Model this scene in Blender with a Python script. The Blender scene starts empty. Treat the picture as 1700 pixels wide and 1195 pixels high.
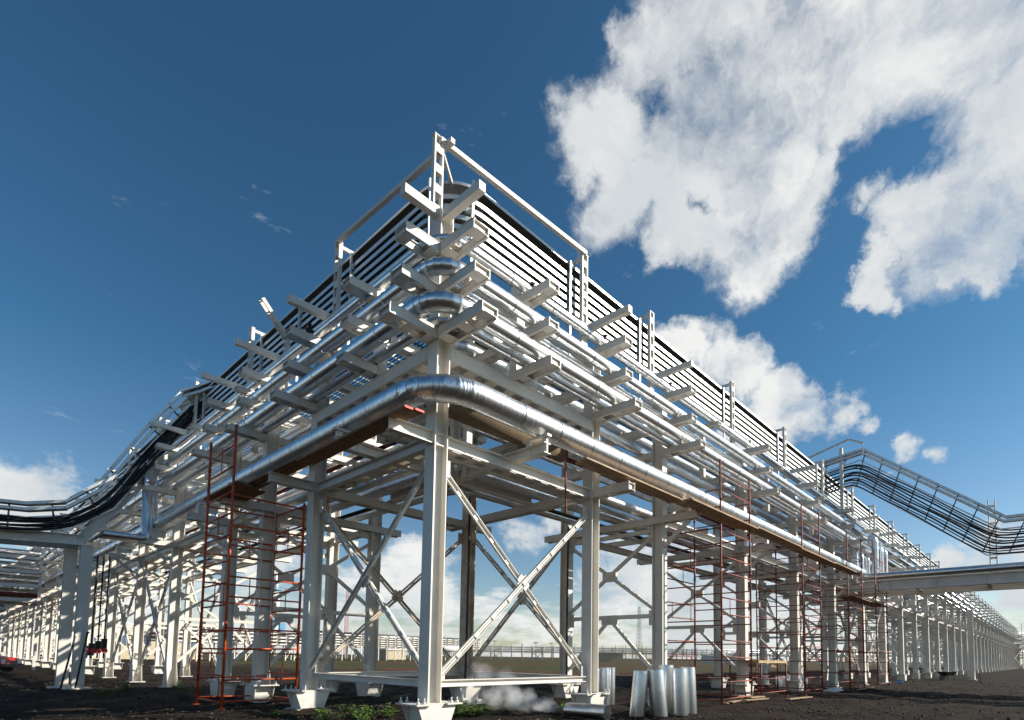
import bpy, bmesh, math, random
from mathutils import Vector, Matrix, noise
random.seed(7)
PI = math.pi
S = bpy.context.scene
COL = S.collection

# ------------------------------------------------------------------ camera
cam_d = bpy.data.cameras.new('camera'); cam = bpy.data.objects.new('camera', cam_d); COL.objects.link(cam)
R_ = Vector((0.67653, -0.73627, 0.01467)); U_ = Vector((-0.06168, -0.0368, 0.99742)); F_ = Vector((0.73382, 0.67569, 0.07031))
cam.matrix_world = Matrix(((R_.x, U_.x, -F_.x, -6.2522), (R_.y, U_.y, -F_.y, -8.4194), (R_.z, U_.z, -F_.z, 1.31), (0, 0, 0, 1)))
cam_d.sensor_width = 36; cam_d.lens = 19.84; cam_d.shift_x = -0.0261; cam_d.shift_y = 0.2512
cam_d.clip_end = 6000; cam_d.clip_start = 0.05
S.camera = cam

# ------------------------------------------------------------------ world and sun
SUN_DIR = Vector((0.70, -0.714, 0)).normalized()
SUN_EL = math.radians(29)
sun_v = Vector((SUN_DIR.x * math.cos(SUN_EL), SUN_DIR.y * math.cos(SUN_EL), math.sin(SUN_EL)))
BLOBS=[(0.594,0.280,0.754,0.104,1.00),(0.652,0.182,0.736,0.111,1.00),(0.716,0.077,0.694,0.122,1.00),(0.770,0.009,0.638,0.087,1.00),(0.536,0.345,0.770,0.037,1.00),(0.584,0.403,0.705,0.053,1.00),(0.575,0.441,0.689,0.047,1.00),(0.641,0.355,0.681,0.078,1.00),(0.695,0.271,0.666,0.097,1.00),(0.746,0.220,0.628,0.049,1.00),(0.710,0.337,0.619,0.076,1.00),(0.753,0.304,0.583,0.069,1.00),(0.763,0.339,0.551,0.031,1.00),(0.622,0.439,0.648,0.054,1.00),(0.767,0.242,0.594,0.044,1.00),(0.756,0.101,0.647,0.042,1.00),(0.805,0.062,0.589,0.055,1.00),(0.834,0.078,0.547,0.065,1.00),(0.835,0.026,0.550,0.073,1.00),(0.844,0.149,0.515,0.032,1.00),(0.861,0.046,0.507,0.032,1.00),(0.713,0.148,0.685,0.073,1.00),(0.798,0.155,0.583,0.024,0.45),(0.783,0.091,0.615,0.034,0.90),(0.748,0.184,0.637,0.027,0.80),(0.696,0.405,0.593,0.040,0.90),(0.781,0.412,0.470,0.040,1.00),(0.821,0.347,0.454,0.050,1.00),(0.867,0.287,0.408,0.053,1.00),(0.891,0.227,0.394,0.034,1.00),(0.866,0.333,0.374,0.049,1.00),(0.939,0.161,0.305,0.026,0.80),(0.912,0.209,0.354,0.021,0.80),(0.950,0.113,0.292,0.019,0.60),(0.086,0.972,0.218,0.051,1.10),(0.057,0.973,0.223,0.039,1.00),(0.117,0.970,0.213,0.021,1.00),(0.015,0.978,0.209,0.050,1.00),(0.826,0.540,0.160,0.073,1.00),(0.793,0.594,0.139,0.063,1.00),(0.867,0.482,0.128,0.071,0.90),(0.562,0.821,0.101,0.082,0.90),(0.501,0.856,0.128,0.050,0.80),(0.366,0.919,0.148,0.064,0.80),(0.986,0.067,0.151,0.044,1.00),(0.982,0.121,0.147,0.024,0.80),(0.991,-0.000,0.136,0.055,1.00),(0.723,0.654,0.222,0.029,0.75),(0.707,0.681,0.188,0.032,0.75),(0.917,0.387,0.096,0.078,0.90),(0.952,0.284,0.112,0.055,0.80),(0.791,-0.085,0.605,0.128,1.00),(0.911,-0.170,0.376,0.100,0.90),(0.633,0.089,0.769,0.125,1.00),(-0.161,0.963,0.216,0.068,0.90),]
HOLES=[(0.774,0.133,0.619,0.044,1.00),(0.754,0.145,0.640,0.026,1.00),(0.607,0.340,0.718,0.027,1.00),(0.790,0.114,0.603,0.029,1.00),(0.689,0.344,0.637,0.016,1.00),(0.819,0.175,0.547,0.032,1.00),(0.816,0.285,0.503,0.057,1.00),(0.733,0.417,0.537,0.038,1.00),(0.852,0.215,0.477,0.047,1.00),(0.709,0.522,0.475,0.055,1.00),]
world = bpy.data.worlds.new('World'); S.world = world; world.use_nodes = True
wn = world.node_tree; wn.nodes.clear(); L = wn.links.new
def N(t, nt=wn, **kw):
    n = nt.nodes.new(t)
    for k, v in kw.items(): setattr(n, k, v)
    return n
out = N('ShaderNodeOutputWorld'); bg = N('ShaderNodeBackground'); bg.inputs['Strength'].default_value = 0.061
L(bg.outputs[0], out.inputs['Surface'])
sky = N('ShaderNodeTexSky'); sky.sky_type = 'NISHITA'; sky.sun_disc = False
sky.sun_elevation = SUN_EL; sky.sun_rotation = math.atan2(sun_v.x, sun_v.y)
sky.altitude = 100; sky.air_density = 1.0; sky.dust_density = 0.6; sky.ozone_density = 1.6
tint = N('ShaderNodeMix', data_type='RGBA', blend_type='MULTIPLY'); tint.inputs['B'].default_value = (0.52, 0.88, 0.96, 1)
L(sky.outputs[0], tint.inputs['A'])
gam = N('ShaderNodeGamma'); gam.inputs[1].default_value = 1.15
L(tint.outputs['Result'], gam.inputs[0])
tc = N('ShaderNodeTexCoord')
def mth(op, a, b=None, clamp=False):
    n = N('ShaderNodeMath', operation=op); n.use_clamp = clamp
    for i, v in enumerate((a, b)):
        if v is None: continue
        if isinstance(v, (int, float)): n.inputs[i].default_value = v
        else: L(v, n.inputs[i])
    return n.outputs[0]
def vmath(op, a, b):
    n = N('ShaderNodeVectorMath', operation=op)
    for i, v in enumerate((a, b)):
        if isinstance(v, (tuple, Vector)): n.inputs[i].default_value = v
        else: L(v, n.inputs[i])
    return n
D = tc.outputs['Generated']
sep = N('ShaderNodeSeparateXYZ'); L(D, sep.inputs[0])
tf = N('ShaderNodeMapRange'); tf.inputs['From Min'].default_value = 0.08; tf.inputs['From Max'].default_value = 0.42; tf.inputs['To Min'].default_value = 0.0; L(sep.outputs[2], tf.inputs['Value']); L(tf.outputs[0], tint.inputs['Factor'])
wob = N('ShaderNodeTexNoise'); wob.inputs['Scale'].default_value = 4.5; wob.inputs['Detail'].default_value = 8; wob.inputs['Roughness'].default_value = 0.62; L(D, wob.inputs['Vector'])
wv = vmath('SUBTRACT', wob.outputs['Color'], (0.5, 0.5, 0.5))
ws = N('ShaderNodeVectorMath', operation='SCALE'); L(wv.outputs[0], ws.inputs[0]); ws.inputs['Scale'].default_value = 0.22
Dw = vmath('ADD', D, ws.outputs[0]).outputs[0]
def blobfield(vec, blobs):
    acc = None
    for x, y, z, r, a in blobs:
        dn = vmath('DISTANCE', vec, (x, y, z)).outputs['Value']
        v = mth('MULTIPLY', mth('SUBTRACT', 1.0, mth('MULTIPLY', dn, 1.0 / (r * 1.25))), a)
        acc = v if acc is None else mth('MAXIMUM', acc, v)
    return acc
pos = blobfield(Dw, BLOBS); neg = blobfield(Dw, [h[:4] + (0.7,) for h in HOLES])
# cloud noise lives on a plane overhead so that it flattens towards the horizon
zz = mth('ADD', mth('MAXIMUM', sep.outputs[2], 0.0), 0.16)
px = mth('DIVIDE', sep.outputs[0], zz); py = mth('DIVIDE', sep.outputs[1], zz)
cmb = N('ShaderNodeCombineXYZ'); L(px, cmb.inputs[0]); L(py, cmb.inputs[1])
n1 = N('ShaderNodeTexNoise'); n1.inputs['Scale'].default_value = 3.0; n1.inputs['Detail'].default_value = 9; n1.inputs['Roughness'].default_value = 0.6; n1.inputs['Distortion'].default_value = 0.35
L(cmb.outputs[0], n1.inputs['Vector'])
n2 = N('ShaderNodeTexNoise'); n2.inputs['Scale'].default_value = 9; n2.inputs['Detail'].default_value = 8; n2.inputs['Roughness'].default_value = 0.6; L(Dw, n2.inputs['Vector'])
nn = mth('ADD', mth('MULTIPLY', mth('SUBTRACT', n1.outputs['Fac'], 0.5), 1.45), mth('MULTIPLY', mth('SUBTRACT', n2.outputs['Fac'], 0.5), 1.35))
pos = mth('MINIMUM', mth('MULTIPLY', pos, 1.4), 0.62)
dens = mth('ADD', mth('SUBTRACT', pos, mth('MULTIPLY', mth('MAXIMUM', neg, 0.0), 1.1)), nn)
mr = N('ShaderNodeMapRange'); mr.interpolation_type = 'SMOOTHSTEP'
mr.inputs['From Min'].default_value = 0.02; mr.inputs['From Max'].default_value = 0.78; L(dens, mr.inputs['Value'])
# a low band of small clouds round the horizon
n3 = N('ShaderNodeTexNoise'); n3.inputs['Scale'].default_value = 7; n3.inputs['Detail'].default_value = 9; n3.inputs['Roughness'].default_value = 0.62
mp3 = N('ShaderNodeMapping'); mp3.inputs['Scale'].default_value = (1, 1, 3.2); L(D, mp3.inputs['Vector']); L(mp3.outputs[0], n3.inputs['Vector'])
band = N('ShaderNodeMapRange'); band.inputs['From Min'].default_value = 0.22; band.inputs['From Max'].default_value = 0.02; band.inputs['To Min'].default_value = -0.16; band.inputs['To Max'].default_value = 0.13
L(sep.outputs[2], band.inputs['Value'])
b2 = N('ShaderNodeMapRange'); b2.interpolation_type = 'SMOOTHSTEP'; b2.inputs['From Min'].default_value = 0.48; b2.inputs['From Max'].default_value = 0.66; b2.inputs['To Max'].default_value = 0.9
L(mth('ADD', n3.outputs['Fac'], band.outputs[0]), b2.inputs['Value'])
mask = mth('MAXIMUM', mr.outputs[0], b2.outputs[0])
# body shade of the clouds: thicker parts and undersides are greyer
shn = N('ShaderNodeTexNoise'); shn.inputs['Scale'].default_value = 4.5; shn.inputs['Detail'].default_value = 6; shn.inputs['Roughness'].default_value = 0.5
off = vmath('ADD', Dw, (0.35, 0.1, 0.2)).outputs[0]; L(off, shn.inputs['Vector'])
shr = N('ShaderNodeMapRange'); shr.interpolation_type = 'SMOOTHSTEP'; shr.inputs['From Min'].default_value = 0.36; shr.inputs['From Max'].default_value = 0.62; L(shn.outputs['Fac'], shr.inputs['Value'])
ccol = N('ShaderNodeMix', data_type='RGBA'); ccol.inputs['A'].default_value = (7.5, 7.95, 8.3, 1); ccol.inputs['B'].default_value = (10.2, 10.3, 10.1, 1)
L(shr.outputs[0], ccol.inputs['Factor'])
fin = N('ShaderNodeMix', data_type='RGBA'); L(mask, fin.inputs['Factor']); L(gam.outputs[0], fin.inputs['A']); L(ccol.outputs['Result'], fin.inputs['B'])
L(fin.outputs['Result'], bg.inputs['Color'])

sd = bpy.data.lights.new('sun', 'SUN'); so = bpy.data.objects.new('sun', sd); COL.objects.link(so)
sd.energy = 5.0; sd.angle = math.radians(0.5); sd.color = (1.0, 0.94, 0.84)
so.rotation_euler = sun_v.to_track_quat('Z', 'Y').to_euler()
S.view_settings.view_transform = 'Standard'; S.view_settings.look = 'None'; S.view_settings.gamma = 1; S.view_settings.exposure = 0.52
S.view_settings.use_curve_mapping = False
S.render.engine = 'CYCLES'
S.cycles.max_bounces = 6; S.cycles.volume_bounces = 3; S.cycles.volume_max_steps = 64
try: S.cycles.volume_step_rate = 2.0
except Exception: pass

# ------------------------------------------------------------------ materials
M = {}
def mat(name, col, rough=0.5, metal=0.0, var=0.0, vscale=3.0, bump=0.0, bscale=20.0, stretch=(1, 1, 1), spec=0.5, col2=None, detail=5):
    m = bpy.data.materials.new(name); m.use_nodes = True; nt = m.node_tree
    b = nt.nodes['Principled BSDF']; b.inputs['Roughness'].default_value = rough; b.inputs['Metallic'].default_value = metal
    b.inputs['Specular IOR Level'].default_value = spec
    b.inputs['Base Color'].default_value = (*col, 1)
    t = N('ShaderNodeTexCoord', nt); oi = N('ShaderNodeObjectInfo', nt)
    sc = N('ShaderNodeVectorMath', nt, operation='SCALE'); nt.links.new(oi.outputs['Location'], sc.inputs[0]); sc.inputs['Scale'].default_value = 1.7
    ad = N('ShaderNodeVectorMath', nt, operation='ADD'); nt.links.new(t.outputs['Object'], ad.inputs[0]); nt.links.new(sc.outputs[0], ad.inputs[1])
    mp = N('ShaderNodeMapping', nt); mp.inputs['Scale'].default_value = stretch; nt.links.new(ad.outputs[0], mp.inputs['Vector'])
    if var or col2:
        nz = N('ShaderNodeTexNoise', nt); nz.inputs['Scale'].default_value = vscale; nz.inputs['Detail'].default_value = detail; nz.inputs['Roughness'].default_value = 0.62
        nt.links.new(mp.outputs[0], nz.inputs['Vector'])
        rmp = N('ShaderNodeMapRange', nt); rmp.inputs['From Min'].default_value = 0.32; rmp.inputs['From Max'].default_value = 0.68; nt.links.new(nz.outputs['Fac'], rmp.inputs['Value'])
        mx = N('ShaderNodeMix', nt, data_type='RGBA'); nt.links.new(rmp.outputs[0], mx.inputs['Factor'])
        c2 = col2 if col2 else tuple(c * (1 - var) for c in col)
        mx.inputs['A'].default_value = (*c2, 1); mx.inputs['B'].default_value = (*col, 1)
        nt.links.new(mx.outputs['Result'], b.inputs['Base Color'])
        rr = N('ShaderNodeMapRange', nt); rr.inputs['To Min'].default_value = min(1, rough * 1.25); rr.inputs['To Max'].default_value = rough * 0.85
        nt.links.new(nz.outputs['Fac'], rr.inputs['Value']); nt.links.new(rr.outputs[0], b.inputs['Roughness'])
    if bump:
        nb = N('ShaderNodeTexNoise', nt); nb.inputs['Scale'].default_value = bscale; nb.inputs['Detail'].default_value = 4; nt.links.new(mp.outputs[0], nb.inputs['Vector'])
        bp = N('ShaderNodeBump', nt); bp.inputs['Strength'].default_value = bump; bp.inputs['Distance'].default_value = 0.02
        nt.links.new(nb.outputs['Fac'], bp.inputs['Height']); nt.links.new(bp.outputs[0], b.inputs['Normal'])
    M[name] = m; return m
mat('steel', (0.77, 0.73, 0.66), 0.42, var=0.10, vscale=1.3, col2=(0.65, 0.61, 0.54))
mat('steel_old', (0.70, 0.66, 0.58), 0.55, var=0.2, vscale=2.2, col2=(0.44, 0.30, 0.18))
mat('jacket', (0.84, 0.85, 0.86), 0.30, metal=1.0, var=0.16, vscale=2.2, bump=1.0, bscale=1.8, stretch=(14, 1, 1), col2=(0.60, 0.62, 0.64))
mat('jacket_smooth', (0.84, 0.85, 0.86), 0.29, metal=1.0, var=0.12, vscale=5, bump=0.05, bscale=6, col2=(0.66, 0.68, 0.70))
mat('galv', (0.74, 0.75, 0.74), 0.46, metal=0.88, var=0.14, vscale=6)
mat('galv_dark', (0.16, 0.17, 0.17), 0.5, metal=0.6, var=0.2, vscale=4)
mat('wool', (0.16, 0.11, 0.06), 0.95, var=0.4, vscale=14, bump=1.0, bscale=30, stretch=(1, 4, 1))
mat('orange_paint', (0.80, 0.13, 0.03), 0.45, var=0.25, vscale=6, col2=(0.30, 0.035, 0.012))
mat('rust_paint', (0.36, 0.07, 0.035), 0.6, var=0.3, vscale=5, col2=(0.09, 0.025, 0.015))
mat('plank', (0.44, 0.31, 0.19), 0.75, col2=(0.24, 0.15, 0.09), vscale=2.2, stretch=(1.0, 9, 9), bump=0.3, bscale=8)
mat('plank_dark', (0.32, 0.18, 0.09), 0.8, col2=(0.16, 0.085, 0.045), vscale=2.2, stretch=(1.0, 9, 9), bump=0.3, bscale=8)
mat('plank_light', (0.55, 0.40, 0.20), 0.7, col2=(0.42, 0.28, 0.13), vscale=2, stretch=(1, 8, 8))
mat('red_end', (0.75, 0.07, 0.04), 0.6)
mat('rubber', (0.012, 0.012, 0.013), 0.45)
mat('black_iron', (0.02, 0.017, 0.016), 0.5, var=0.3)
mat('red_brown', (0.16, 0.02, 0.015), 0.5)
mat('concrete', (0.44, 0.42, 0.38), 0.9, var=0.4, vscale=5, bump=0.5, bscale=18)
mat('red_car', (0.45, 0.015, 0.02), 0.25)
mat('car_dark', (0.02, 0.02, 0.025), 0.4)
mat('glass', (0.12, 0.18, 0.28), 0.08, metal=0.3)
mat('lamp_glass', (0.8, 0.8, 0.78), 0.12)
mat('beige_wall', (0.50, 0.42, 0.28), 0.8, var=0.1)
mat('white_wall', (0.66, 0.65, 0.62), 0.7, var=0.1)
mat('blue_steel', (0.10, 0.30, 0.48), 0.5)
mat('red_band', (0.60, 0.05, 0.06), 0.5)
mat('sand', (0.30, 0.20, 0.10), 0.95, var=0.2)
mat('weed', (0.13, 0.22, 0.04), 0.6, var=0.5, vscale=9)
mat('clod', (0.045, 0.032, 0.023), 0.95, var=0.6, vscale=3, col2=(0.025, 0.02, 0.016))
mat('pebble', (0.32, 0.29, 0.25), 0.9, var=0.3)
mat('blue_sheet', (0.05, 0.25, 0.5), 0.6)

def weather(name, amount):
    """rust freckles, faint runs and mud splashed on the lowest half metre"""
    m = M[name]; nt = m.node_tree; b = nt.nodes['Principled BSDF']; src = b.inputs['Base Color'].links[0].from_socket
    geo = N('ShaderNodeNewGeometry', nt); k = nt.links.new
    def noise_(scale, st=(1, 1, 1), det=4):
        mp = N('ShaderNodeMapping', nt); mp.inputs['Scale'].default_value = st; k(geo.outputs['Position'], mp.inputs['Vector'])
        n = N('ShaderNodeTexNoise', nt); n.inputs['Scale'].default_value = scale; n.inputs['Detail'].default_value = det; n.inputs['Roughness'].default_value = .65; k(mp.outputs[0], n.inputs['Vector']); return n.outputs['Fac']
    def rg(s, a0, a1, t0=0., t1=1.):
        n = N('ShaderNodeMapRange', nt); n.inputs['From Min'].default_value = a0; n.inputs['From Max'].default_value = a1; n.inputs['To Min'].default_value = t0; n.inputs['To Max'].default_value = t1; k(s, n.inputs['Value']); return n.outputs[0]
    def mul(s, t):
        n = N('ShaderNodeMath', nt, operation='MULTIPLY'); k(s, n.inputs[0]); k(t, n.inputs[1]); return n.outputs[0]
    def mix(f, A, col):
        n = N('ShaderNodeMix', nt, data_type='RGBA'); k(f, n.inputs['Factor']); k(A, n.inputs['A']); n.inputs['B'].default_value = (*col, 1); return n.outputs['Result']
    c = mix(rg(noise_(5, (3, 3, .35)), .56, .80, 0, .45 * amount), src, (.40, .33, .25))
    c = mix(rg(noise_(11, det=6), .66, .74, 0, .8 * amount), c, (.30, .17, .09))
    sp_ = N('ShaderNodeSeparateXYZ', nt); k(geo.outputs['Position'], sp_.inputs[0])
    c = mix(mul(rg(sp_.outputs[2], .34, .02), rg(noise_(6, det=6), .45, .68, .0, .55)), c, (.10, .075, .055))
    k(c, b.inputs['Base Color'])
weather('steel', .6); weather('steel_old', 1.6)
# dull stains on the pipe cladding
# ground
g = bpy.data.materials.new('soil'); g.use_nodes = True; nt = g.node_tree; gb = nt.nodes['Principled BSDF']
gb.inputs['Roughness'].default_value = 0.95; gb.inputs['Specular IOR Level'].default_value = 0.15
geo = N('ShaderNodeNewGeometry', nt); lk = nt.links.new
def nz(scale, det=6, rough=0.6):
    n = N('ShaderNodeTexNoise', nt); n.inputs['Scale'].default_value = scale; n.inputs['Detail'].default_value = det; n.inputs['Roughness'].default_value = rough
    lk(geo.outputs['Position'], n.inputs['Vector']); return n
def rng(src, a, b, c=0.0, d=1.0):
    n = N('ShaderNodeMapRange', nt); n.inputs['From Min'].default_value = a; n.inputs['From Max'].default_value = b
    n.inputs['To Min'].default_value = c; n.inputs['To Max'].default_value = d; lk(src, n.inputs['Value']); return n.outputs[0]
def mixc(fac, A, B):
    n = N('ShaderNodeMix', nt, data_type='RGBA'); lk(fac, n.inputs['Factor'])
    for k, v in (('A', A), ('B', B)):
        if isinstance(v, tuple): n.inputs[k].default_value = (*v, 1)
        else: lk(v, n.inputs[k])
    return n.outputs['Result']
def gm(op, a, b):
    n = N('ShaderNodeMath', nt, operation=op)
    for i, v in enumerate((a, b)):
        if isinstance(v, (int, float)): n.inputs[i].default_value = v
        else: lk(v, n.inputs[i])
    return n.outputs[0]
soil = mixc(rng(nz(1.1).outputs['Fac'], 0.4, 0.62), (0.010, 0.007, 0.005), (0.036, 0.024, 0.015))
soil = mixc(rng(nz(14, 3).outputs['Fac'], 0.62, 0.75), soil, (0.058, 0.041, 0.028))
soil = mixc(rng(nz(60, 2).outputs['Fac'], 0.71, 0.74), soil, (0.22, 0.20, 0.17))
field = mixc(rng(nz(0.045, 8, 0.7).outputs['Fac'], 0.45, 0.56), (0.105, 0.058, 0.034), (0.050, 0.070, 0.020))
field = mixc(rng(nz(3.0).outputs['Fac'], 0.45, 0.7), field, (0.055, 0.042, 0.025))
sp = N('ShaderNodeSeparateXYZ', nt); lk(geo.outputs['Position'], sp.inputs[0])
mn = gm('ADD', gm('MINIMUM', sp.outputs[0], sp.outputs[1]), rng(nz(0.15).outputs['Fac'], 0.3, 0.7, -9, 9))
fmask = rng(mn, 14, 19)
lk(mixc(fmask, soil, field), gb.inputs['Base Color'])
bp = N('ShaderNodeBump', nt); bp.inputs['Strength'].default_value = 0.9; bp.inputs['Distance'].default_value = 0.10
lk(gm('ADD', nz(7, 8, 0.7).outputs['Fac'], gm('MULTIPLY', nz(40, 3).outputs['Fac'], 0.3)), bp.inputs['Height']); lk(bp.outputs[0], gb.inputs['Normal'])
M['soil'] = g

# ------------------------------------------------------------------ mesh helpers
class MB:
    def __init__(s): s.v = []; s.f = []; s.sm = []
    def hexa(s, c8, smooth=False):
        b = len(s.v); s.v += [tuple(c) for c in c8]
        for q in ((0, 3, 2, 1), (4, 5, 6, 7), (0, 1, 5, 4), (1, 2, 6, 5), (2, 3, 7, 6), (3, 0, 4, 7)):
            s.f.append(tuple(b + i for i in q)); s.sm.append(smooth)
        return s
    def box(s, x0, x1, y0, y1, z0, z1):
        return s.hexa([(x0, y0, z0), (x1, y0, z0), (x1, y1, z0), (x0, y1, z0), (x0, y0, z1), (x1, y0, z1), (x1, y1, z1), (x0, y1, z1)])
    def bar(s, p, q, w, h, up=(0, 0, 1), du=0.0, ds=0.0):
        p = Vector(p); q = Vector(q); d = (q - p).normalized(); up = Vector(up)
        sd = d.cross(up)
        if sd.length < 1e-4: sd = d.cross(Vector((1, 0, 0)))
        sd.normalize(); u = sd.cross(d).normalized()
        o = u * du + sd * ds; a, b = sd * w / 2, u * h / 2
        c = [p + o - a - b, p + o + a - b, p + o + a + b, p + o - a + b, q + o - a - b, q + o + a - b, q + o + a + b, q + o - a + b]
        return s.hexa(c)
    def isec(s, p, q, w, h, up=(0, 0, 1), tf=0.018, tw=0.012):
        s.bar(p, q, w, tf, up, du=h / 2 - tf / 2); s.bar(p, q, w, tf, up, du=-h / 2 + tf / 2)
        return s.bar(p, q, tw, h - 2 * tf - 0.001, up)
    def chan(s, p, q, w, h, up=(0, 0, 1), t=0.012, side=1):
        s.bar(p, q, w, t, up, du=h / 2 - t / 2); s.bar(p, q, w, t, up, du=-h / 2 + t / 2)
        return s.bar(p, q, t, h - 2 * t - 0.001, up, ds=side * (w / 2 - t / 2))
    def tube(s, p, q, r, n=8, r2=None, cap=True):
        p = Vector(p); q = Vector(q); r2 = r if r2 is None else r2
        d = (q - p).normalized(); a = d.cross(Vector((0, 0, 1)))
        if a.length < 1e-3: a = d.cross(Vector((1, 0, 0)))
        a.normalize(); c = d.cross(a); b = len(s.v)
        for (o, rr) in ((p, r), (q, r2)):
            for i in range(n):
                t = 2 * PI * i / n; s.v.append(tuple(o + (a * math.cos(t) + c * math.sin(t)) * rr))
        for i in range(n):
            j = (i + 1) % n; s.f.append((b + i, b + j, b + n + j, b + n + i)); s.sm.append(True)
        if cap:
            s.f.append(tuple(b + i for i in reversed(range(n)))); s.sm.append(False)
            s.f.append(tuple(b + n + i for i in range(n))); s.sm.append(False)
        return s
    def path(s, pts, r, n=6):
        pts = [Vector(p) for p in pts]; b = len(s.v); a = None
        for k, p in enumerate(pts):
            d = (pts[min(k + 1, len(pts) - 1)] - pts[max(k - 1, 0)]).normalized()
            if a is None:
                a = d.cross(Vector((0, 0, 1)))
                if a.length < 1e-3: a = d.cross(Vector((1, 0, 0)))
            a = (a - d * a.dot(d)).normalized(); c = d.cross(a)
            for i in range(n):
                t = 2 * PI * i / n; s.v.append(tuple(p + (a * math.cos(t) + c * math.sin(t)) * r))
        for k in range(len(pts) - 1):
            for i in range(n):
                j = (i + 1) % n; s.f.append((b + k * n + i, b + k * n + j, b + (k + 1) * n + j, b + (k + 1) * n + i)); s.sm.append(True)
        return s
    def prism(s, poly, d):
        d = Vector(d); b = len(s.v); n = len(poly)
        s.v += [tuple(Vector(p)) for p in poly] + [tuple(Vector(p) + d) for p in poly]
        s.f.append(tuple(b + i for i in reversed(range(n)))); s.f.append(tuple(b + n + i for i in range(n))); s.sm += [False, False]
        for i in range(n):
            j = (i + 1) % n; s.f.append((b + i, b + j, b + n + j, b + n + i)); s.sm.append(False)
        return s
    def mesh(s, name, m, flip=False):
        me = bpy.data.meshes.new(name)
        v = [(y, x, z) for x, y, z in s.v] if flip else s.v
        me.from_pydata(v, [], s.f)
        me.polygons.foreach_set('use_smooth', s.sm)
        me.materials.append(M[m]); me.update()
        bm = bmesh.new(); bm.from_mesh(me); bmesh.ops.recalc_face_normals(bm, faces=bm.faces); bm.to_mesh(me); bm.free()
        return me
def tag(o, label=None, cat=None, group=None, kind=None):
    if label: o['label'] = label
    if cat: o['category'] = cat
    if group: o['group'] = group
    if kind: o['kind'] = kind
    return o
def link(name, data, parent=None, loc=(0, 0, 0), rz=0.0, rot=None, stuff=False):
    o = bpy.data.objects.new(name, data); COL.objects.link(o); o.location = loc
    o.rotation_euler = rot if rot else (0, 0, rz)
    if parent: o.parent = parent
    if stuff: o['kind'] = 'stuff'
    return o
def thing(name, label, cat, group=None, loc=(0, 0, 0), rz=0):
    o = link(name, None, None, loc, rz); o.empty_display_size = 0.3
    return tag(o, label, cat, group)
CACHE = {}
def shared(key, fn, name, m, wing='R'):
    k = (key, wing)
    if k not in CACHE:
        mb = MB(); fn(mb); CACHE[k] = mb.mesh(name, m, wing == 'L')
    return CACHE[k]
def W(wing, s, o, z=0.0): return (s, o, z) if wing == 'R' else (o, s, z)
ORD = ['first', 'second', 'third', 'fourth', 'fifth', 'sixth', 'seventh', 'eighth', 'ninth', 'tenth', 'eleventh', 'twelfth']

# ------------------------------------------------------------------ ground
def ground():
    n = 300; vs = []; fs = []
    def co(i): 
        t = 2 * i / n - 1; return math.copysign((math.exp(abs(t) * 7.2) - 1) * 2.6, t)
    for j in range(n + 1):
        for i in range(n + 1):
            x = 2 + co(i); y = 0 + co(j); d = math.hypot(x + 2, y + 2)
            a = max(0, 1 - d / 90)
            z = a * (0.10 * noise.noise((x * .35, y * .35, 0)) + 0.07 * noise.noise((x * 1.1, y * 1.1, 3)) + 0.07 * noise.noise((x * 2.7, y * 2.7, 7))) - 0.03
            if y < 0 and d < 70:
                for yr in (-3.4, -5.1, -8.6): z -= 0.05 * math.exp(-((y - yr - .5 * noise.noise((x * .09, yr, 2))) / .2) ** 2)
            if d > 25: z += 0.12 * noise.noise((x * .08, y * .08, 1)) * min(1, (d - 25) / 40) * max(0, 1 - d / 260)
            vs.append((x, y, z))
    for j in range(n):
        for i in range(n):
            k = j * (n + 1) + i; fs.append((k, k + 1, k + n + 2, k + n + 1))
    me = bpy.data.meshes.new('ground'); me.from_pydata(vs, [], fs); me.polygons.foreach_set('use_smooth', [True] * len(fs)); me.materials.append(M['soil'])
    o = link('ground', me); o['kind'] = 'structure'
ground()
def scatter(name, label, cat, m, n, rmin, rmax, smin, smax, seed, flat=0.6):
    rnd = random.Random(seed); mb = MB()
    for _ in range(n):
        a = rnd.uniform(-2.6, 1.9); d = rmin * (rmax / rmin) ** rnd.random()
        ang = math.atan2(0.676, 0.734) + rnd.uniform(-0.95, 0.95)
        x = -6.25 + d * math.cos(ang); y = -8.42 + d * math.sin(ang); r = rnd.uniform(smin, smax) * (1 + rnd.random() ** 4 * 2)
        b = len(mb.v)
        pts = [(1, 0, 0), (0, 1, 0), (-1, 0, 0), (0, -1, 0), (0, 0, 1), (0, 0, -1)]
        rz = rnd.uniform(0, 6.3)
        for p in pts:
            k = r * rnd.uniform(0.6, 1.25); qx = p[0] * math.cos(rz) - p[1] * math.sin(rz); qy = p[0] * math.sin(rz) + p[1] * math.cos(rz)
            mb.v.append((x + qx * k, y + qy * k, p[2] * k * flat))
        for f in ((0, 1, 4), (1, 2, 4), (2, 3, 4), (3, 0, 4), (1, 0, 5), (2, 1, 5), (3, 2, 5), (0, 3, 5)):
            mb.f.append(tuple(b + i for i in f)); mb.sm.append(False)
    o = link(name, mb.mesh(name, m)); tag(o, label, cat, kind='stuff')
scatter('soil_clods', 'dark loose clods of soil spread over the bare ground', 'soil', 'clod', 26000, 5.0, 50, 0.008, 0.026, 3)
scatter('pebbles', 'small pale stones scattered over the dark soil', 'stones', 'pebble', 2200, 5, 60, 0.005, 0.013, 4)

LOFF = .16
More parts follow.
